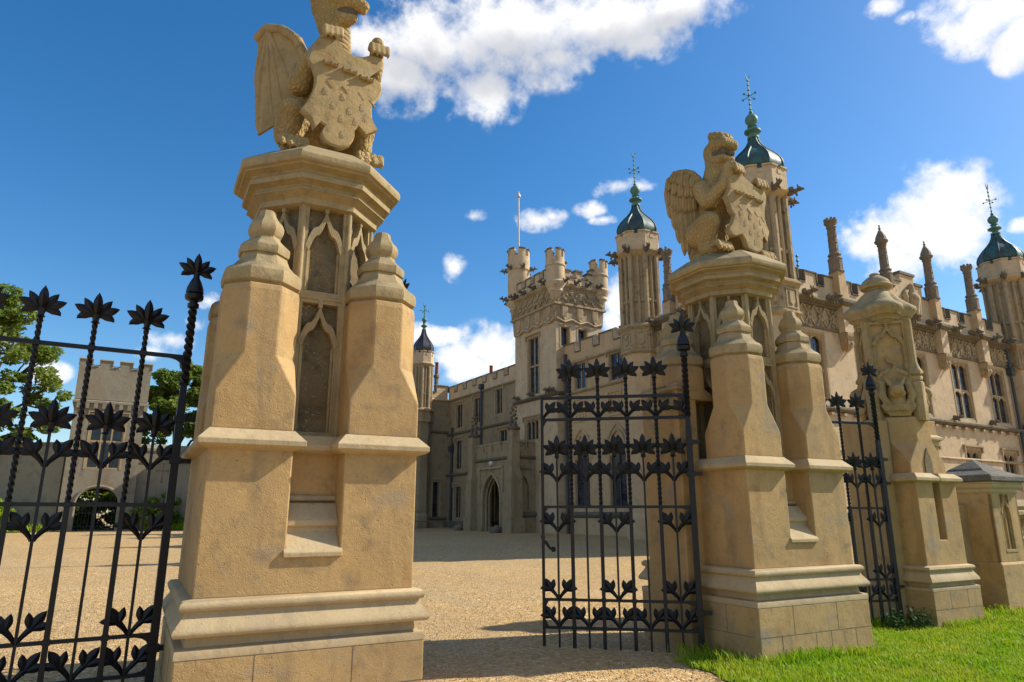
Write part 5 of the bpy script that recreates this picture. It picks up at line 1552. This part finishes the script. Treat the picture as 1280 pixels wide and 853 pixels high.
# --- south front
UW = [22.55, 26.05, 29.55, 33.05, 36.30]
holes = [(u - 20.3 - .72, u - 20.3 + .72, 5.57, 8.15) for u in UW] + [(u - 20.3 - .58, u - 20.3 + .58, 2.5, 4.2) for u in UW]
mb = hmb(); facade(mb, FS, 0, 19.4, -.1, 8.42, holes, .20); mb.build('south_wall', 'house', house)
for u in UW:
    window(house, FS, u - 20.3 - .72, u - 20.3 + .72, 5.57, 8.15, 2, (6.88,), .20, 0, 'frame', HO, True, False)
    window(house, FS, u - 20.3 - .58, u - 20.3 + .58, 2.5, 4.2, 2, (), .20, 0, 'frame', HO, True, True)
mb = hmb(); mb.fbox(FS, 0, 19.4, -.02, .12, -.1, 1.2); mb.fbox(FS, 0, 19.4, -.02, .16, 1.2, 1.3); mb.build('plinth', 'trim', house)
string(FS, .8, 18.0, 5.36, .20, .20)
for i in range(22):
    s = 1.3 + i * .78
    mb = hmb(); mb.fbox(FS, s - .10, s + .10, -.02, .15, 5.06, 5.16); mb.build('corbel', 'trim', house)
    if i % 4 == 1: gargoyle(house, FS(s, .10, 5.48), 0, .8)
string(FS, .8, 18.0, 3.78, .08, .07, 'trim')
# frieze bays and cornice
PU = [24.5, 28.0, 31.5, 35.05]
edges = [0.9] + [u - 20.3 for u in PU] + [17.7]


def frieze(F, s0, s1, z0, z1):
    mb = hmb(); mb.fbox(F, s0, s1, -.3, .02, z0, z1); base = mb.build('frieze', 'trim', house)
    mb = hmb(); n = max(1, round((s1 - s0) / .62)); w = (s1 - s0) / n; h = z1 - z0
    for i in range(n):
        a = s0 + i * w
        for (p, q) in (((a, z0), (a + w, z1)), ((a + w, z0), (a, z1))):
            d = Vector((q[0] - p[0], q[1] - p[1])).normalized(); nn = Vector((-d.y, d.x)) * .025
            mb.fpoly(F, [(p[0] - nn.x, p[1] - nn.y), (q[0] - nn.x, q[1] - nn.y), (q[0] + nn.x, q[1] + nn.y), (p[0] + nn.x, p[1] + nn.y)], .0, .075)
        cx, cz = a + w / 2, z0 + h * .5
        for dx, dz in ((0, .13), (0, -.13), (.11, 0), (-.11, 0)):
            mb.ball(F(cx + dx + w * .5 * 0, .045, cz + dz), .075, 6, 5, (1, 1, 1.2))
        for dz in (.30, -.30): mb.ball(F(cx, .05, cz + dz), .06, 6, 5)
    mb.build('lattice', 'trim', base, 50)
    mb = hmb(); mb.fbox(F, s0, s1, -.02, .08, z0 - .07, z0 + .015); mb.fbox(F, s0, s1, -.02, .12, z1 - .02, z1 + .06); mb.build('moulding', 'dark_trim', base)
    return base


for a, b in zip(edges[:-1], edges[1:]): frieze(FS, a + .26, b - .26, 8.43, 9.28)
string(FS, .6, 18.2, 9.50, .20, .34)
n = 0
for a, b in zip(edges[:-1], edges[1:]):
    for q in (.28, .72):
        s = a + (b - a) * q; gargoyle(house, FS(s, .22, 9.52), 0, 1.15); n += 1
# parapets, with the stepped centre bay
for i, (a, b) in enumerate(zip(edges[:-1], edges[1:])):
    if i == 2: continue
    parapet(house, FS, a + .22, b - .22, 9.52, 10.14, 10.62, .80, .55, .36, 'house', 'dark_trim', HO)
a, b = edges[2] + .22, edges[3] - .22
c = (a + b) / 2
mb = hmb(); mb.fpoly(FS, [(a, 9.52), (b, 9.52), (b, 10.8), (b - .45, 10.8), (b - .45, 11.35), (c + .55, 11.35), (c + .55, 11.75), (c - .55, 11.75), (c - .55, 11.35), (a + .45, 11.35), (a + .45, 10.8), (a, 10.8)], 0, -.36); gp = mb.build('centre_parapet', 'house', house)
mb = hmb()
for s0, s1, z in ((a, a + .45, 10.8), (a + .45, c - .55, 11.35), (c - .55, c + .55, 11.75), (c + .55, b - .45, 11.35), (b - .45, b, 10.8)): mb.fbox(FS, s0 - .04, s1 + .04, -.42, .06, z + .003, z + .12)
mb.build('coping', 'dark_trim', gp)
mb = hmb()
capsules(mb, [(FS(c, .05, 10.05), .28, FS(c, .10, 10.6), .33), (FS(c, .08, 10.75), .2, FS(c, .12, 11.2), .13), (FS(c - .4, .06, 9.8), .12, FS(c - .48, .08, 10.7), .14), (FS(c + .4, .06, 9.8), .12, FS(c + .48, .08, 10.7), .14), (FS(c - .48, .1, 10.8), .1, FS(c - .3, .1, 10.95), .08), (FS(c + .48, .1, 10.8), .1, FS(c + .3, .1, 10.95), .08)])
mb.build('coat_of_arms', 'trim', gp, 60)


def pinnacle(F, s, zc, zp, kind, ztop, k=1.0):
    """corbelled pilaster with a lichened column standing above the parapet"""
    P = F(s, .16, 0)
    x, y = P.x, P.y
    mb = hmb()
    mb.ngon(x, y, 4, [(.06, zc), (.12, zc + .1), (.20, zc + .3), (.17, zc + .4), (.25, zc + .55), (.25, zc + .70)])
    for q in range(5): mb.ball((x + .14 * math.cos(q * 1.3), y - .14 * abs(math.sin(q * 1.3)), zc + .22 + .09 * q), .10, 6, 5)
    p = mb.build('pinnacle', 'trim', house, 40)
    mb = hmb(); mb.fbox(F, s - .27, s + .27, -.10, .34, zc + .72, 9.42); mb.build('pilaster', 'house', p)
    mb = hmb(); mb.loft([[F(s - .30, -.1, 9.40), F(s + .30, -.1, 9.40), F(s + .30, .37, 9.40), F(s - .30, .37, 9.40)], [F(s - .44, -.1, 9.52), F(s + .44, -.1, 9.52), F(s + .44, .52, 9.52), F(s - .44, .52, 9.52)], [F(s - .44, -.1, 9.62), F(s + .44, -.1, 9.62), F(s + .44, .52, 9.62), F(s - .44, .52, 9.62)], [F(s - .26, -.1, 9.74), F(s + .26, -.1, 9.74), F(s + .26, .34, 9.74), F(s - .26, .34, 9.74)]]); mb.build('corbel_table', 'dark_trim', p)
    mb = hmb(); mb.fbox(F, s - .23, s + .23, -.12, .30, 9.72, zp); mb.build('pier', 'house_warm', p)
    y0 = F(s, .09, 0); x, y = y0.x, y0.y
    h = ztop - zp
    prof = [(.27, zp), (.29, zp + .06), (.25, zp + .10), (.25, zp + .55), (.27, zp + .60), (.23, zp + .66), (.20, zp + .72), (.24, zp + .76), (.24, zp + .80), (.18, zp + .86)]
    top = ztop - (.42 if kind == 'crown' else .95)
    prof += [(.17, zp + .9), (.155, top - .05), (.19, top), (.17, top + .04)]
    if kind == 'crown': prof += [(.17, top + .08), (.24, top + .18), (.24, top + .26), (.20, top + .28)]
    else: prof += [(.17, top + .05), (.25, top + .14), (.26, top + .22), (.21, top + .26), (.20, top + .38), (.13, top + .55), (.05, top + .72), (.03, top + .74), (.06, top + .80), (.03, top + .84), (.025, top + .90), (.045, top + .93), (.01, top + .97)]
    mb = hmb(); mb.ngon(x, y, 8, prof)
    if kind == 'crown':
        for i in range(8): a = i * math.pi / 4; mb.ball((x + .20 * math.cos(a), y + .20 * math.sin(a), top + .31), .07, 6, 5, (1, 1, 1.4))
    # knobbed diaper on the column
    for i in range(int((top - zp - 1.0) / .14)):
        for j in range(4):
            a = j * math.pi / 2 + (i % 2) * math.pi / 4; mb.ball((x + .16 * math.cos(a), y + .16 * math.sin(a), zp + 1.0 + i * .14), .035, 5, 4)
    mb.build('column', 'pinnacle', p, 40)
    return p


for u, kind, zt in zip(PU, ('crown', 'dome', 'dome', 'crown'), (13.25, 13.72, 13.70, 13.25)): pinnacle(FS, u - 20.3, 7.62, 10.85, kind, zt)

# --- west side of the south block, between the two near turrets
FW1 = frame(20.3, 22.6, 0, -1)     # s = 22.6 - v
mb = hmb(); facade(mb, FW1, 0, 6.9, -.1, 8.42, [(1.1, 2.5, 5.57, 8.15), (4.2, 5.6, 5.57, 8.15), (1.2, 2.4, 2.5, 4.2), (4.3, 5.5, 2.5, 4.2)], .20); mb.build('west_wall', 'house', house)
for s in (1.8, 4.9):
    window(house, FW1, s - .7, s + .7, 5.57, 8.15, 2, (6.88,), .20, 0, 'frame', HO, True, False); window(house, FW1, s - .6, s + .6, 2.5, 4.2, 2, (), .20, 0, 'frame', HO)
string(FW1, .8, 6.1, 5.36, .2, .2); string(FW1, .8, 6.1, 9.5, .2, .34)
frieze(FW1, .9, 1.65, 8.43, 9.28); frieze(FW1, 2.2, 6.0, 8.43, 9.28)
parapet(house, FW1, 2.2, 6.1, 9.52, 10.14, 10.62, .8, .55, .36, 'house', 'dark_trim', HO)
mb = hmb(); mb.fbox(FW1, .8, 1.7, -.36, 0, 9.52, 9.95); mb.build('parapet', 'house', house)
pinnacle(FW1, 1.93, 7.62, 10.3, 'crown', 12.75)
for s in (1.2, 3.0, 4.6): gargoyle(house, FW1(s, .22, 9.52), -math.pi / 2, 1.15)
mb = hmb(); mb.fbox(FW1, 0, 6.9, -.02, .12, -.1, 1.3); mb.build('plinth', 'trim', house)

house_turret(20.3, 15.7, .90, .0, 8.38, 9.62, 12.95, 14.05, 1.55, tip=4.25)
house_turret(20.3, 22.6, .86, .0, 8.38, 9.62, 12.95, 14.0, 1.55, tip=4.25, mat='house_warm')
house_turret(38.95, 15.7, .90, .0, 8.38, 9.62, 12.95, 14.05, 1.6, tip=4.35)
# rainwater pipe by the far right turret
mb = hmb(); mb.tube([FS(17.25, .12, 9.3), FS(17.25, .12, 8.5), FS(17.25, .12, .3)], .075, 8); mb.fbox(FS, 17.08, 17.42, .0, .26, 8.0, 8.35); mb.build('drainpipe', 'pipe', house, 40)

# --- west range between the turret and the tower
FW2 = frame(20.45, 29.0, 0, -1)     # s = 29 - v
hl = [(1.02, 1.93, 7.6, 8.93), (3.85, 4.8, 7.6, 8.93), (.85, 2.1, 1.8, 5.2), (3.62, 4.82, 1.8, 5.2)]
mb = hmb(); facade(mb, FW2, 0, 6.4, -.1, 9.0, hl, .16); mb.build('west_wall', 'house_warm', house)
for h in hl[:2]: window(house, FW2, h[0], h[1], h[2], h[3], 2, (), .16, 0, 'frame', HO)
for h in hl[2:]:
    c = (h[0] + h[1]) / 2; w = (h[1] - h[0]) / 2
    mb = hmb()
    def arc(wd, zz):
        pts = []
        for k in range(0, 11):
            a = R(k * 60 / 10); pts.append((wd - 2 * wd * (1 - math.cos(a)), zz + 2 * wd * math.sin(a)))
        return pts
    zz = 5.2 - 2 * w * math.sin(R(60))
    for sg in (1, -1):
        A = arc(w - .10, zz + .02); pl = [(c + sg * w, 5.2), (c + sg * w, zz - .05), (c + sg * (w - .10), zz - .05)] + [(c + sg * x, z) for x, z in A] + [(c, 5.2)]
        mb.fpoly(FW2, pl, -.155, -.03)
        pts = [FW2(c + sg * (w + .06), .0, 1.9), FW2(c + sg * (w + .06), .0, zz)] + [FW2(c + sg * x, 0.02, z) for x, z in arc(w + .06, zz)]
        mb.tube(pts, .07, 6)
        pts = [FW2(c + sg * x, 0.03, z) for x, z in arc(w + .22, zz)]; mb.tube(pts, .06, 6)
    wn = mb.build('arched_window', 'house_warm', house, 50)
    g = hmb(); g.fbox(FW2, h[0], h[1], -.15, -.13, h[2], h[3]); g.build('pane', 'glass', wn)
    g = hmb(); g.fbox(FW2, c - .04, c + .04, -.13, -.08, 1.8, 4.9)
    for z in (2.4, 3.0, 3.6, 4.2): g.fbox(FW2, h[0], h[1], -.128, -.11, z - .015, z + .015)
    g.build('mullion', 'pipe', wn)
string(FW2, 0, 5.7, 9.06, .12, .12, 'trim'); string(FW2, 0, 5.7, 7.50, .12, .12, 'trim'); string(FW2, 0, 6, 1.5, .25, .16, 'dark_trim')
for s0 in (.8, 3.6):
    mb = hmb()
    for q in (0, .95): mb.fbox(FW2, s0 + q, s0 + q + .12, -.01, .05, 5.95, 7.15)
    for z in (5.95, 7.05): mb.fbox(FW2, s0 + .12, s0 + .95, -.01, .05, z, z + .1)
    for q in range(9): mb.ball(FW2(s0 + .25 + .29 * (q % 3), .02, 6.2 + .32 * (q // 3)), .12, 6, 5)
    mb.build('carved_panel', 'house_warm', house, 50)
parapet(house, FW2, .0, 5.8, 9.0, 9.55, 10.08, .95, .5, .34, 'house_warm', 'dark_trim', HO)
mb = hmb(); mb.tube([FW2(.35, .12, 9.6), FW2(.35, .12, .5)], .08, 8); mb.fbox(FW2, .18, .52, 0, .28, 8.2, 8.55); mb.build('drainpipe', 'pipe', house, 40)

# --- entrance tower
TX0, TX1, TY0, TY1 = 19.95, 23.0, 28.9, 33.1
FTW = frame(TX0, TY1, 0, -1)        # west face, s = 33.1 - v
FTS = frame(TX0, TY0, 1, 0)         # south face
mb = hmb()
facade(mb, FTW, 0, TY1 - TY0, -.1, 13.6, [(1.42, 2.48, 7.78, 11.0), (1.1, 2.4, 5.3, 6.45)], .2)
facade(mb, FTS, 0, TX1 - TX0, -.1, 13.6, [(.32, .88, 10.1, 11.2), (1.45, 2.05, 10.1, 11.2)], .3)
facade(mb, frame(TX1, TY0, 0, 1), 0, TY1 - TY0, 6, 13.6, []); facade(mb, frame(TX1, TY1, -1, 0), 0, TX1 - TX0, 6, 13.6, [])
mb.build('tower_wall', 'house', house)
window(house, FTW, 1.42, 2.48, 7.78, 11.0, 2, (9.4,), .20, 0, 'frame', HO); window(house, FTW, 1.1, 2.4, 5.3, 6.45, 3, (), .20, 0, 'frame', HO)
for q in ((.32, .88), (1.45, 2.05)): window(house, FTS, q[0], q[1], 10.1, 11.2, 1, (), .30, 0, 'frame', HO, True, False)
tp = [(TX0, TY0), (TX1, TY0), (TX1, TY1), (TX0, TY1)]
mb = hmb(); mb.sweep(tp, [(.0, 11.42), (.05, 11.5), (.06, 11.55), (.10, 12.30), (.22, 12.36), (.22, 12.46), (.16, 12.5), (.20, 13.30), (.34, 13.42), (.36, 13.56), (.2, 13.66), (-.3, 13.7)]); tc_ = mb.build('tower_frieze', 'trim', house)
for F, L in ((FTW, TY1 - TY0), (FTS, TX1 - TX0)):
    mb = hmb(); nn = int(L / .95)
    for i in range(nn):
        s = (i + .5) * L / nn
        mb.fpoly(F, [(s - .20, 12.30), (s + .20, 12.30), (s + .18, 11.75), (s, 11.55), (s - .18, 11.75)], .04, .16)
        for k in (-.12, -.04, .04, .12): mb.fbox(F, s + k - .018, s + k + .018, .15, .19, 11.75, 12.28)
        mb.tube([F(s - L / nn / 2, .08, 11.62), F(s, .10, 11.44), F(s + L / nn / 2, .08, 11.62)], .05, 6)
    mb.build('shield', 'house', tc_, 50)
    mb = hmb(); nn = int(L / .6)
    for i in range(nn):
        a = i * L / nn; w = L / nn
        for (p, q) in (((a, 12.52), (a + w, 13.34)), ((a + w, 12.52), (a, 13.34))):
            d = Vector((q[0] - p[0], q[1] - p[1])).normalized(); m_ = Vector((-d.y, d.x)) * .03
            mb.fpoly(F, [(p[0] - m_.x, p[1] - m_.y), (q[0] - m_.x, q[1] - m_.y), (q[0] + m_.x, q[1] + m_.y), (p[0] + m_.x, p[1] + m_.y)], .16, .24)
        for dz in (.25, .58): mb.ball(F(a + w / 2, .19, 12.5 + dz), .09, 6, 5)
        mb.ball(F(a + w, .19, 12.93), .08, 6, 5)
    mb.build('lattice', 'trim', tc_, 50)
    for i in range(4): gargoyle(tc_, F((i + .5) * L / 4, .30, 13.62), 0 if F is FTS else -math.pi / 2, 1.0)
o_ = .14
parapet(house, frame(TX0 - o_, TY1 - .5, 0, -1), .0, 3.3, 13.62, 14.05, 14.5, .62, .45, .34, 'house', 'dark_trim', HO)
mb = hmb(); F = frame(TX0 + .3, TY0 - o_, 1, 0)
mb.fpoly(F, [(0, 13.62), (2.4, 13.62), (2.4, 14.65), (2.05, 14.65), (2.05, 14.35), (1.75, 14.35), (1.75, 14.0), (1.42, 14.0), (1.42, 14.4), (.98, 14.4), (.98, 14.0), (.65, 14.0), (.65, 14.35), (.35, 14.35), (.35, 14.75), (0, 14.75)], 0, -.32); pp = mb.build('parapet', 'house', house)
mb = hmb()
for s0, s1, z in ((0, .35, 14.75), (.35, .65, 14.35), (.65, .98, 14.0), (.98, 1.42, 14.4), (1.42, 1.75, 14.0), (1.75, 2.05, 14.35), (2.05, 2.4, 14.65)): mb.fbox(F, s0 - .04, s1 + .04, -.38, .06, z + .003, z + .10)
mb.build('coping', 'dark_trim', pp)


def tower_turret(x, y, r, z0, zc, zt, corbel=True):
    mb = hmb()
    if corbel: mb.lathe(x, y, [(.05, z0 - 1.25), (r * .5, z0 - 1.0), (r * .6, z0 - .75), (r * .85, z0 - .6), (r * .8, z0 - .45), (r * 1.1, z0 - .2), (r * 1.12, z0 - .1), (r * .98, z0), (r, z0 + .05), (r, zc - .05), (r * 1.1, zc), (r * 1.1, zc + .08), (r * 1.02, zc + .12), (r * 1.02, zt - .5)], 16)
    else: mb.lathe(x, y, [(r, z0), (r, zc - .05), (r * 1.12, zc), (r * 1.12, zc + .1), (r * 1.03, zc + .16), (r * 1.03, zt - .5)], 16)
    t = mb.build('tower_turret', 'house', house, 40)
    mb = hmb(); cb = hmb(); rr = r * 1.03
    for i in range(6):
        a0 = i * math.pi / 3; a1 = a0 + math.pi / 3 * .62; n = 4
        P = [(rr * math.cos(a0 + (a1 - a0) * k / n), rr * math.sin(a0 + (a1 - a0) * k / n)) for k in range(n + 1)]
        pl = [(x + p[0], y + p[1]) for p in P] + [(x + p[0] * .62, y + p[1] * .62) for p in reversed(P)]
        mb.prism(pl, zt - .52, zt - .08)
        pl2 = [(x + p[0] * 1.08, y + p[1] * 1.08) for p in P] + [(x + p[0] * .55, y + p[1] * .55) for p in reversed(P)]
        cb.prism(pl2, zt - .08, zt)
    mb.build('merlon', 'house', t); cb.build('coping', 'dark_trim', t)
    return t


tower_turret(TX0 + .02, TY0 + .02, .50, 13.66, 14.5, 15.45); tower_turret(TX1 - .05, TY0 + .02, .50, 13.66, 14.4, 15.35)
ct = tower_turret(TX0 + .25, TY1 + .0, .64, 13.66, 15.55, 16.9)
for i in range(6): a = i * math.pi / 3 + .3; gargoyle(ct, (TX0 + .25 + .7 * math.cos(a), TY1 + .7 * math.sin(a), 15.6), a + math.pi / 2, .9); gargoyle(ct, (TX0 + .25 + .75 * math.cos(a + .5), TY1 + .75 * math.sin(a + .5), 13.7), a + .5 + math.pi / 2, .9)
mb = hmb(); mb.lathe(TX0 + .25, TY1, [(.055, 16.2), (.05, 20.3), (.045, 20.4), (.13, 20.44), (.14, 20.5), (.09, 20.62), (.05, 20.72), (.07, 20.78), (.0, 20.85)], 10); mb.build('flagpole', 'pole', house, 40)
string(FTW, 0, 4.2, 7.62, .2, .2); string(FTS, 0, 3.0, 7.62, .2, .2)
for s in (.5, 2.0, 3.6, 4.0): gargoyle(house, FTW(s, .1, 7.72), -math.pi / 2, .8)

# --- porch
PX, PY0, PY1 = 18.6, 31.05, 35.5
FP = frame(PX, PY1, 0, -1)
L = PY1 - PY0
dc = L - 2.35; dw = .98
mb = hmb(); facade(mb, FP, 0, L, -.1, 4.41, [(dc - dw, dc + dw, .3, 3.6)], .55)
FPS = frame(PX, PY0, 1, 0); facade(mb, FPS, 0, 1.4, -.1, 4.41, [(.35, .95, 1.65, 3.4)], .16); facade(mb, frame(TX0, PY1, -1, 0), 0, 1.4, -.1, 4.41, [])
zz = 3.6 - 2 * dw * .72
for sg in (1, -1):
    pl = [(dc + sg * dw, 3.6), (dc + sg * dw, zz)]
    for k in range(1, 11):
        a = k / 10 * math.pi / 2; x = math.cos(a); pl.append((dc + sg * dw * x, zz + 1.18 * math.sin(a) + .18 * (1 - x) ** 3))
    pl.append((dc, 3.6)); mb.fpoly(FP, pl, -.55, -.004)
    pl = [(.65 + sg * .30, 3.4), (.65 + sg * .30, 2.9)] + [(.65 + sg * .30 * (1 - k / 6), 2.9 + .45 * math.sin(k / 6 * math.pi / 2)) for k in range(1, 7)] + [(.65, 3.4)]
    mb.fpoly(FPS, pl, -.15, -.003)
mb.face([FPS(.35, -.16, 1.65), FPS(.95, -.16, 1.65), FPS(.95, -.16, 3.4), FPS(.35, -.16, 3.4)])
mb.build('porch_wall', 'house_shade', house)
mb = hmb()
for w_, r_, n_ in ((dw + .05, .06, .02), (dw - .03, .05, -.2), (dw - .06, .05, -.38)):
    for sg in (1, -1):
        pts = [FP(dc + sg * w_, n_, .4), FP(dc + sg * w_, n_, zz)] + [FP(dc + sg * w_ * math.cos(k * math.pi / 20), n_, zz + w_ / dw * (1.18 * math.sin(k * math.pi / 20) + .18 * (1 - math.cos(k * math.pi / 20)) ** 3)) for k in range(1, 11)]
        mb.tube(pts, r_, 6)
mb.fbox(FP, dc - 1.35, dc + 1.35, -.01, .10, 3.85, 3.95); mb.fbox(FP, dc - 1.35, dc - 1.25, -.01, .09, 2.6, 3.85); mb.fbox(FP, dc + 1.25, dc + 1.35, -.01, .09, 2.6, 3.85)
mb.build('door_arch', 'trim', house, 50)
mb = hmb(); mb.fbox(FP, dc - dw, dc + dw, -1.3, -1.25, .3, 3.6); d = mb.build('door', 'wood', house)
mb = hmb(); mb.fbox(FP, dc - dw + .1, dc + dw - .1, -1.1, -1.06, .45, 1.5); mb.build('door_leaf', 'pipe', d)
mb = hmb(); mb.fbox(FP, dc - 1.2, dc + 1.2, -.5, .35, -.1, .52); mb.build('doorstep', 'house_shade', house)
string(FP, 0, L, 4.40, .14, .12, 'dark_trim'); string(FPS, 0, 1.4, 4.40, .14, .12, 'dark_trim'); string(FPS, 0, 1.35, 1.5, .25, .14, 'dark_trim')
mb = hmb(); mb.fbox(FPS, .2, 1.1, -.01, .07, 3.72, 3.8); mb.build('hood_mould', 'dark_trim', house)
mb = hmb(); mb.ball(FP(dc, .02, 4.15), .16, 8, 6); mb.build('carved_head', 'pole', house, 50)
parapet(house, frame(PX, PY1 - .3, 0, -1), 0, L - .6, 4.42, 4.78, 5.16, .72, .22, .3, 'house_shade', 'trim', HO); parapet(house, frame(PX + .3, PY0, 1, 0), 0, 1.1, 4.42, 4.78, 5.16, .5, .25, .3, 'house_shade', 'trim', HO)
for s in (0, L):
    P = FP(s, 0, 0); x, y = P.x, P.y
    mb = hmb(); mb.box(x - .42, x + .42, y - .42, y + .42, -.1, 1.25); mb.box(x - .34, x + .34, y - .34, y + .34, 1.25, 3.3)
    mb.loft([[(x + a * .34, y + b * .34, 3.3) for a, b in ((-1, -1), (1, -1), (1, 1), (-1, 1))], [(x + a * .24, y + b * .24, 3.75) for a, b in ((-1, -1), (1, -1), (1, 1), (-1, 1))], [(x + a * .24, y + b * .24, 5.75) for a, b in ((-1, -1), (1, -1), (1, 1), (-1, 1))]])
    bt = mb.build('buttress', 'house_shade', house)
    mb = hmb(); mb.ngon(x, y, 8, [(.26, 5.75), (.34, 5.82), (.34, 5.9), (.2, 5.98)])
    for i in range(14): a = i * 2.4; mb.ball((x + .15 * math.cos(a), y + .15 * math.sin(a), 6.0 + i * .075), .12 - .004 * i, 6, 5)
    mb.ball((x, y, 7.1), .1, 6, 5); mb.build('carved_finial', 'dark_trim', bt, 50)

# --- long range running back from the tower
FR = frame(20.0, 42.0, 0, -1)       # s = 42 - v
RWs = [(6.5, 7.35, 7.2, 8.72), (3.7, 4.66, 6.95, 8.55), (1.2, 2.13, 6.9, 8.45), (1.16, 2.1, 4.23, 6.1), (1.16, 2.1, 1.17, 3.16), (3.8, 4.7, 4.23, 5.9), (7.0, 7.9, 5.4, 6.2)]
mb = hmb(); facade(mb, FR, 0, 8.95, -.1, 8.9, RWs, .15); mb.build('range_wall', 'house_shade', house)
for h in RWs: window(house, FR, h[0], h[1], h[2], h[3], 2, (), .15, 0, 'frame', HO)
string(FR, 0, 8.9, 8.92, .14, .12, 'house_shade'); string(FR, 0, 8.9, 6.62, .16, .12, 'dark_trim'); string(FR, 0, 3, 3.95, .16, .14, 'dark_trim')
parapet(house, FR, 0, 8.9, 8.9, 9.38, 9.82, .80, .52, .34, 'house', 'dark_trim', HO)
mb = hmb(); mb.tube([FR(.85, .12, 7), FR(.85, .12, .4)], .08, 8); mb.fbox(FR, .68, 1.02, 0, .28, 5.4, 5.8); mb.build('drainpipe', 'pipe', house, 40)
mb = hmb(); mb.tube([FR(4.9, .12, 9.3), FR(4.9, .12, 5.6), FR(5.3, .12, 5.2)], .07, 8); mb.fbox(FR, 4.75, 5.05, 0, .25, 9.0, 9.3); mb.build('drainpipe', 'pipe', house, 40)
mb = hmb(); mb.fbox(FR, 0, 8.9, -.02, .14, -.1, 1.0); mb.build('plinth', 'dark_trim', house)
# end wall with the small far turret
FE = frame(8.0, 42.0, 1, 0)
mb = hmb(); facade(mb, FE, 0, 12.0, -.1, 8.95, [(10.98, 11.46, 1.16, 3.5), (7.2, 8.1, 4.5, 6.4)], .28); mb.build('end_wall', 'house_shade', house)
window(house, FE, 10.98, 11.46, 1.16, 3.5, 1, (), .28, 0, 'frame', HO); window(house, FE, 7.2, 8.1, 4.5, 6.4, 2, (), .28, 0, 'frame', HO)
string(FE, 0, 12, 8.96, .14, .14, 'house'); string(FE, 0, 12, 6.8, .16, .12, 'dark_trim'); string(FE, 0, 12, 1.2, .2, .12, 'dark_trim')
parapet(house, FE, 0, 11.9, 8.95, 9.40, 9.88, .85, .55, .34, 'house', 'dark_trim', HO)
house_turret(18.0, 42.0, .62, .0, 7.35, 8.2, 11.1, 12.1, 1.5, dome='lead', tip=3.3, mat='house_shade', garg=False)
# roofs, closing the blocks
mb = hmb()
mb.box(20.6, 38.6, 15.95, 28.7, 9.3, 9.4); mb.box(20.3, 38, 28.7, 42, 8.6, 8.7); mb.box(8, 38, 42.3, 50, 8.6, 8.7); mb.box(TX0 + .2, TX1 - .2, TY0 + .2, TY1 - .2, 13.5, 13.6); mb.box(PX + .2, TX0, PY0 + .2, PY1 - .2, 4.3, 4.4)
mb.build('roof', 'lead', house)
mb = hmb(); mb.box(38.6, 39.3, 16, 50, -.1, 9.4); mb.box(8, 39, 49.6, 50, -.1, 9); mb.build('rear_wall', 'house', house)


def chimney(x, y, z0, z1, pots, w=.35, tall=True):
    mb = hmb()
    for i in range(pots):
        mb.ngon(x + i * w * 1.35, y, 8, [(w * .5, z0), (w * .5, z0 + .3), (w * .40, z0 + .4), (w * .40, z1 - .3), (w * .55, z1 - .2), (w * .55, z1 - .05), (w * .4, z1)])
    ch = mb.build('chimney', 'pinnacle', house)
    for i in range(pots):
        if i % 2 == 0 and tall: continue
        mb = hmb(); h = .9 if i == pots - 1 else .6
        mb.lathe(x + i * w * 1.35, y, [(.13, z1 - .02), (.11, z1 + h - .08), (.14, z1 + h - .05), (.14, z1 + h), (.0, z1 + h)], 10); mb.build('chimney_pot', 'brick', ch, 50)


chimney(18.75, 44.5, 8.6, 11.2, 4); chimney(22.2, 41.0, 8.6, 10.6, 2, .4); chimney(21.6, 35.5, 8.6, 10.3, 2, .4, False)
# a slender vane above the south roof
mb = hmb(); mb.tube([(23.2, 16.4, 9.4), (23.2, 16.4, 11.6)], .025, 5)
for z in (11.0, 11.2, 11.4, 11.6): mb.ball((23.2, 16.4, z), .06, 6, 5)
mb.build('roof_vane', 'bronze', house, 50)

# --- things standing in front of the house
rf_root = thing('rail_fence', 'low wooden rail fence along the shaded house wall', 'fence', (18.7, 40.6, gz(18.7, 40.6)))
mb = MB((18.7, 40.6, gz(18.7, 40.6))); z = gz(18.7, 40.6)
mb.tube([(16.6, 40.5, z + .42), (19.6, 40.6, z + .42)], .045, 6); mb.build('rail', 'wood', rf_root, 50)
for x in (16.7, 17.6, 18.6, 19.5): mb = MB((18.7, 40.6, z)); mb.tube([(x, 40.55, z - .1), (x, 40.55, z + .46)], .05, 6); mb.build('post', 'wood', rf_root, 50)
for (x, y, lb) in ((18.05, 31.9, 'rounded rough stone on the near side of the porch door'), (18.15, 36.3, 'rounded rough stone left of the porch door')):
    b = MB()
    rr = random.Random(int(y * 10))
    capsules(b, [((-.18, 0, .1), .28, (.2, .1, .1), .25), ((0, -.1, .25), .22, (.08, .1, .30), .2), ((-.2, .15, .2), .2, (.25, -.1, .2), .18)])
    o = remesh(b, 'boulder', 'dark_trim', None, .03, 2); o.location = (x, y, gz(x, y)); o.scale = (.8, .8, .8); tag(o, lb, 'boulder')
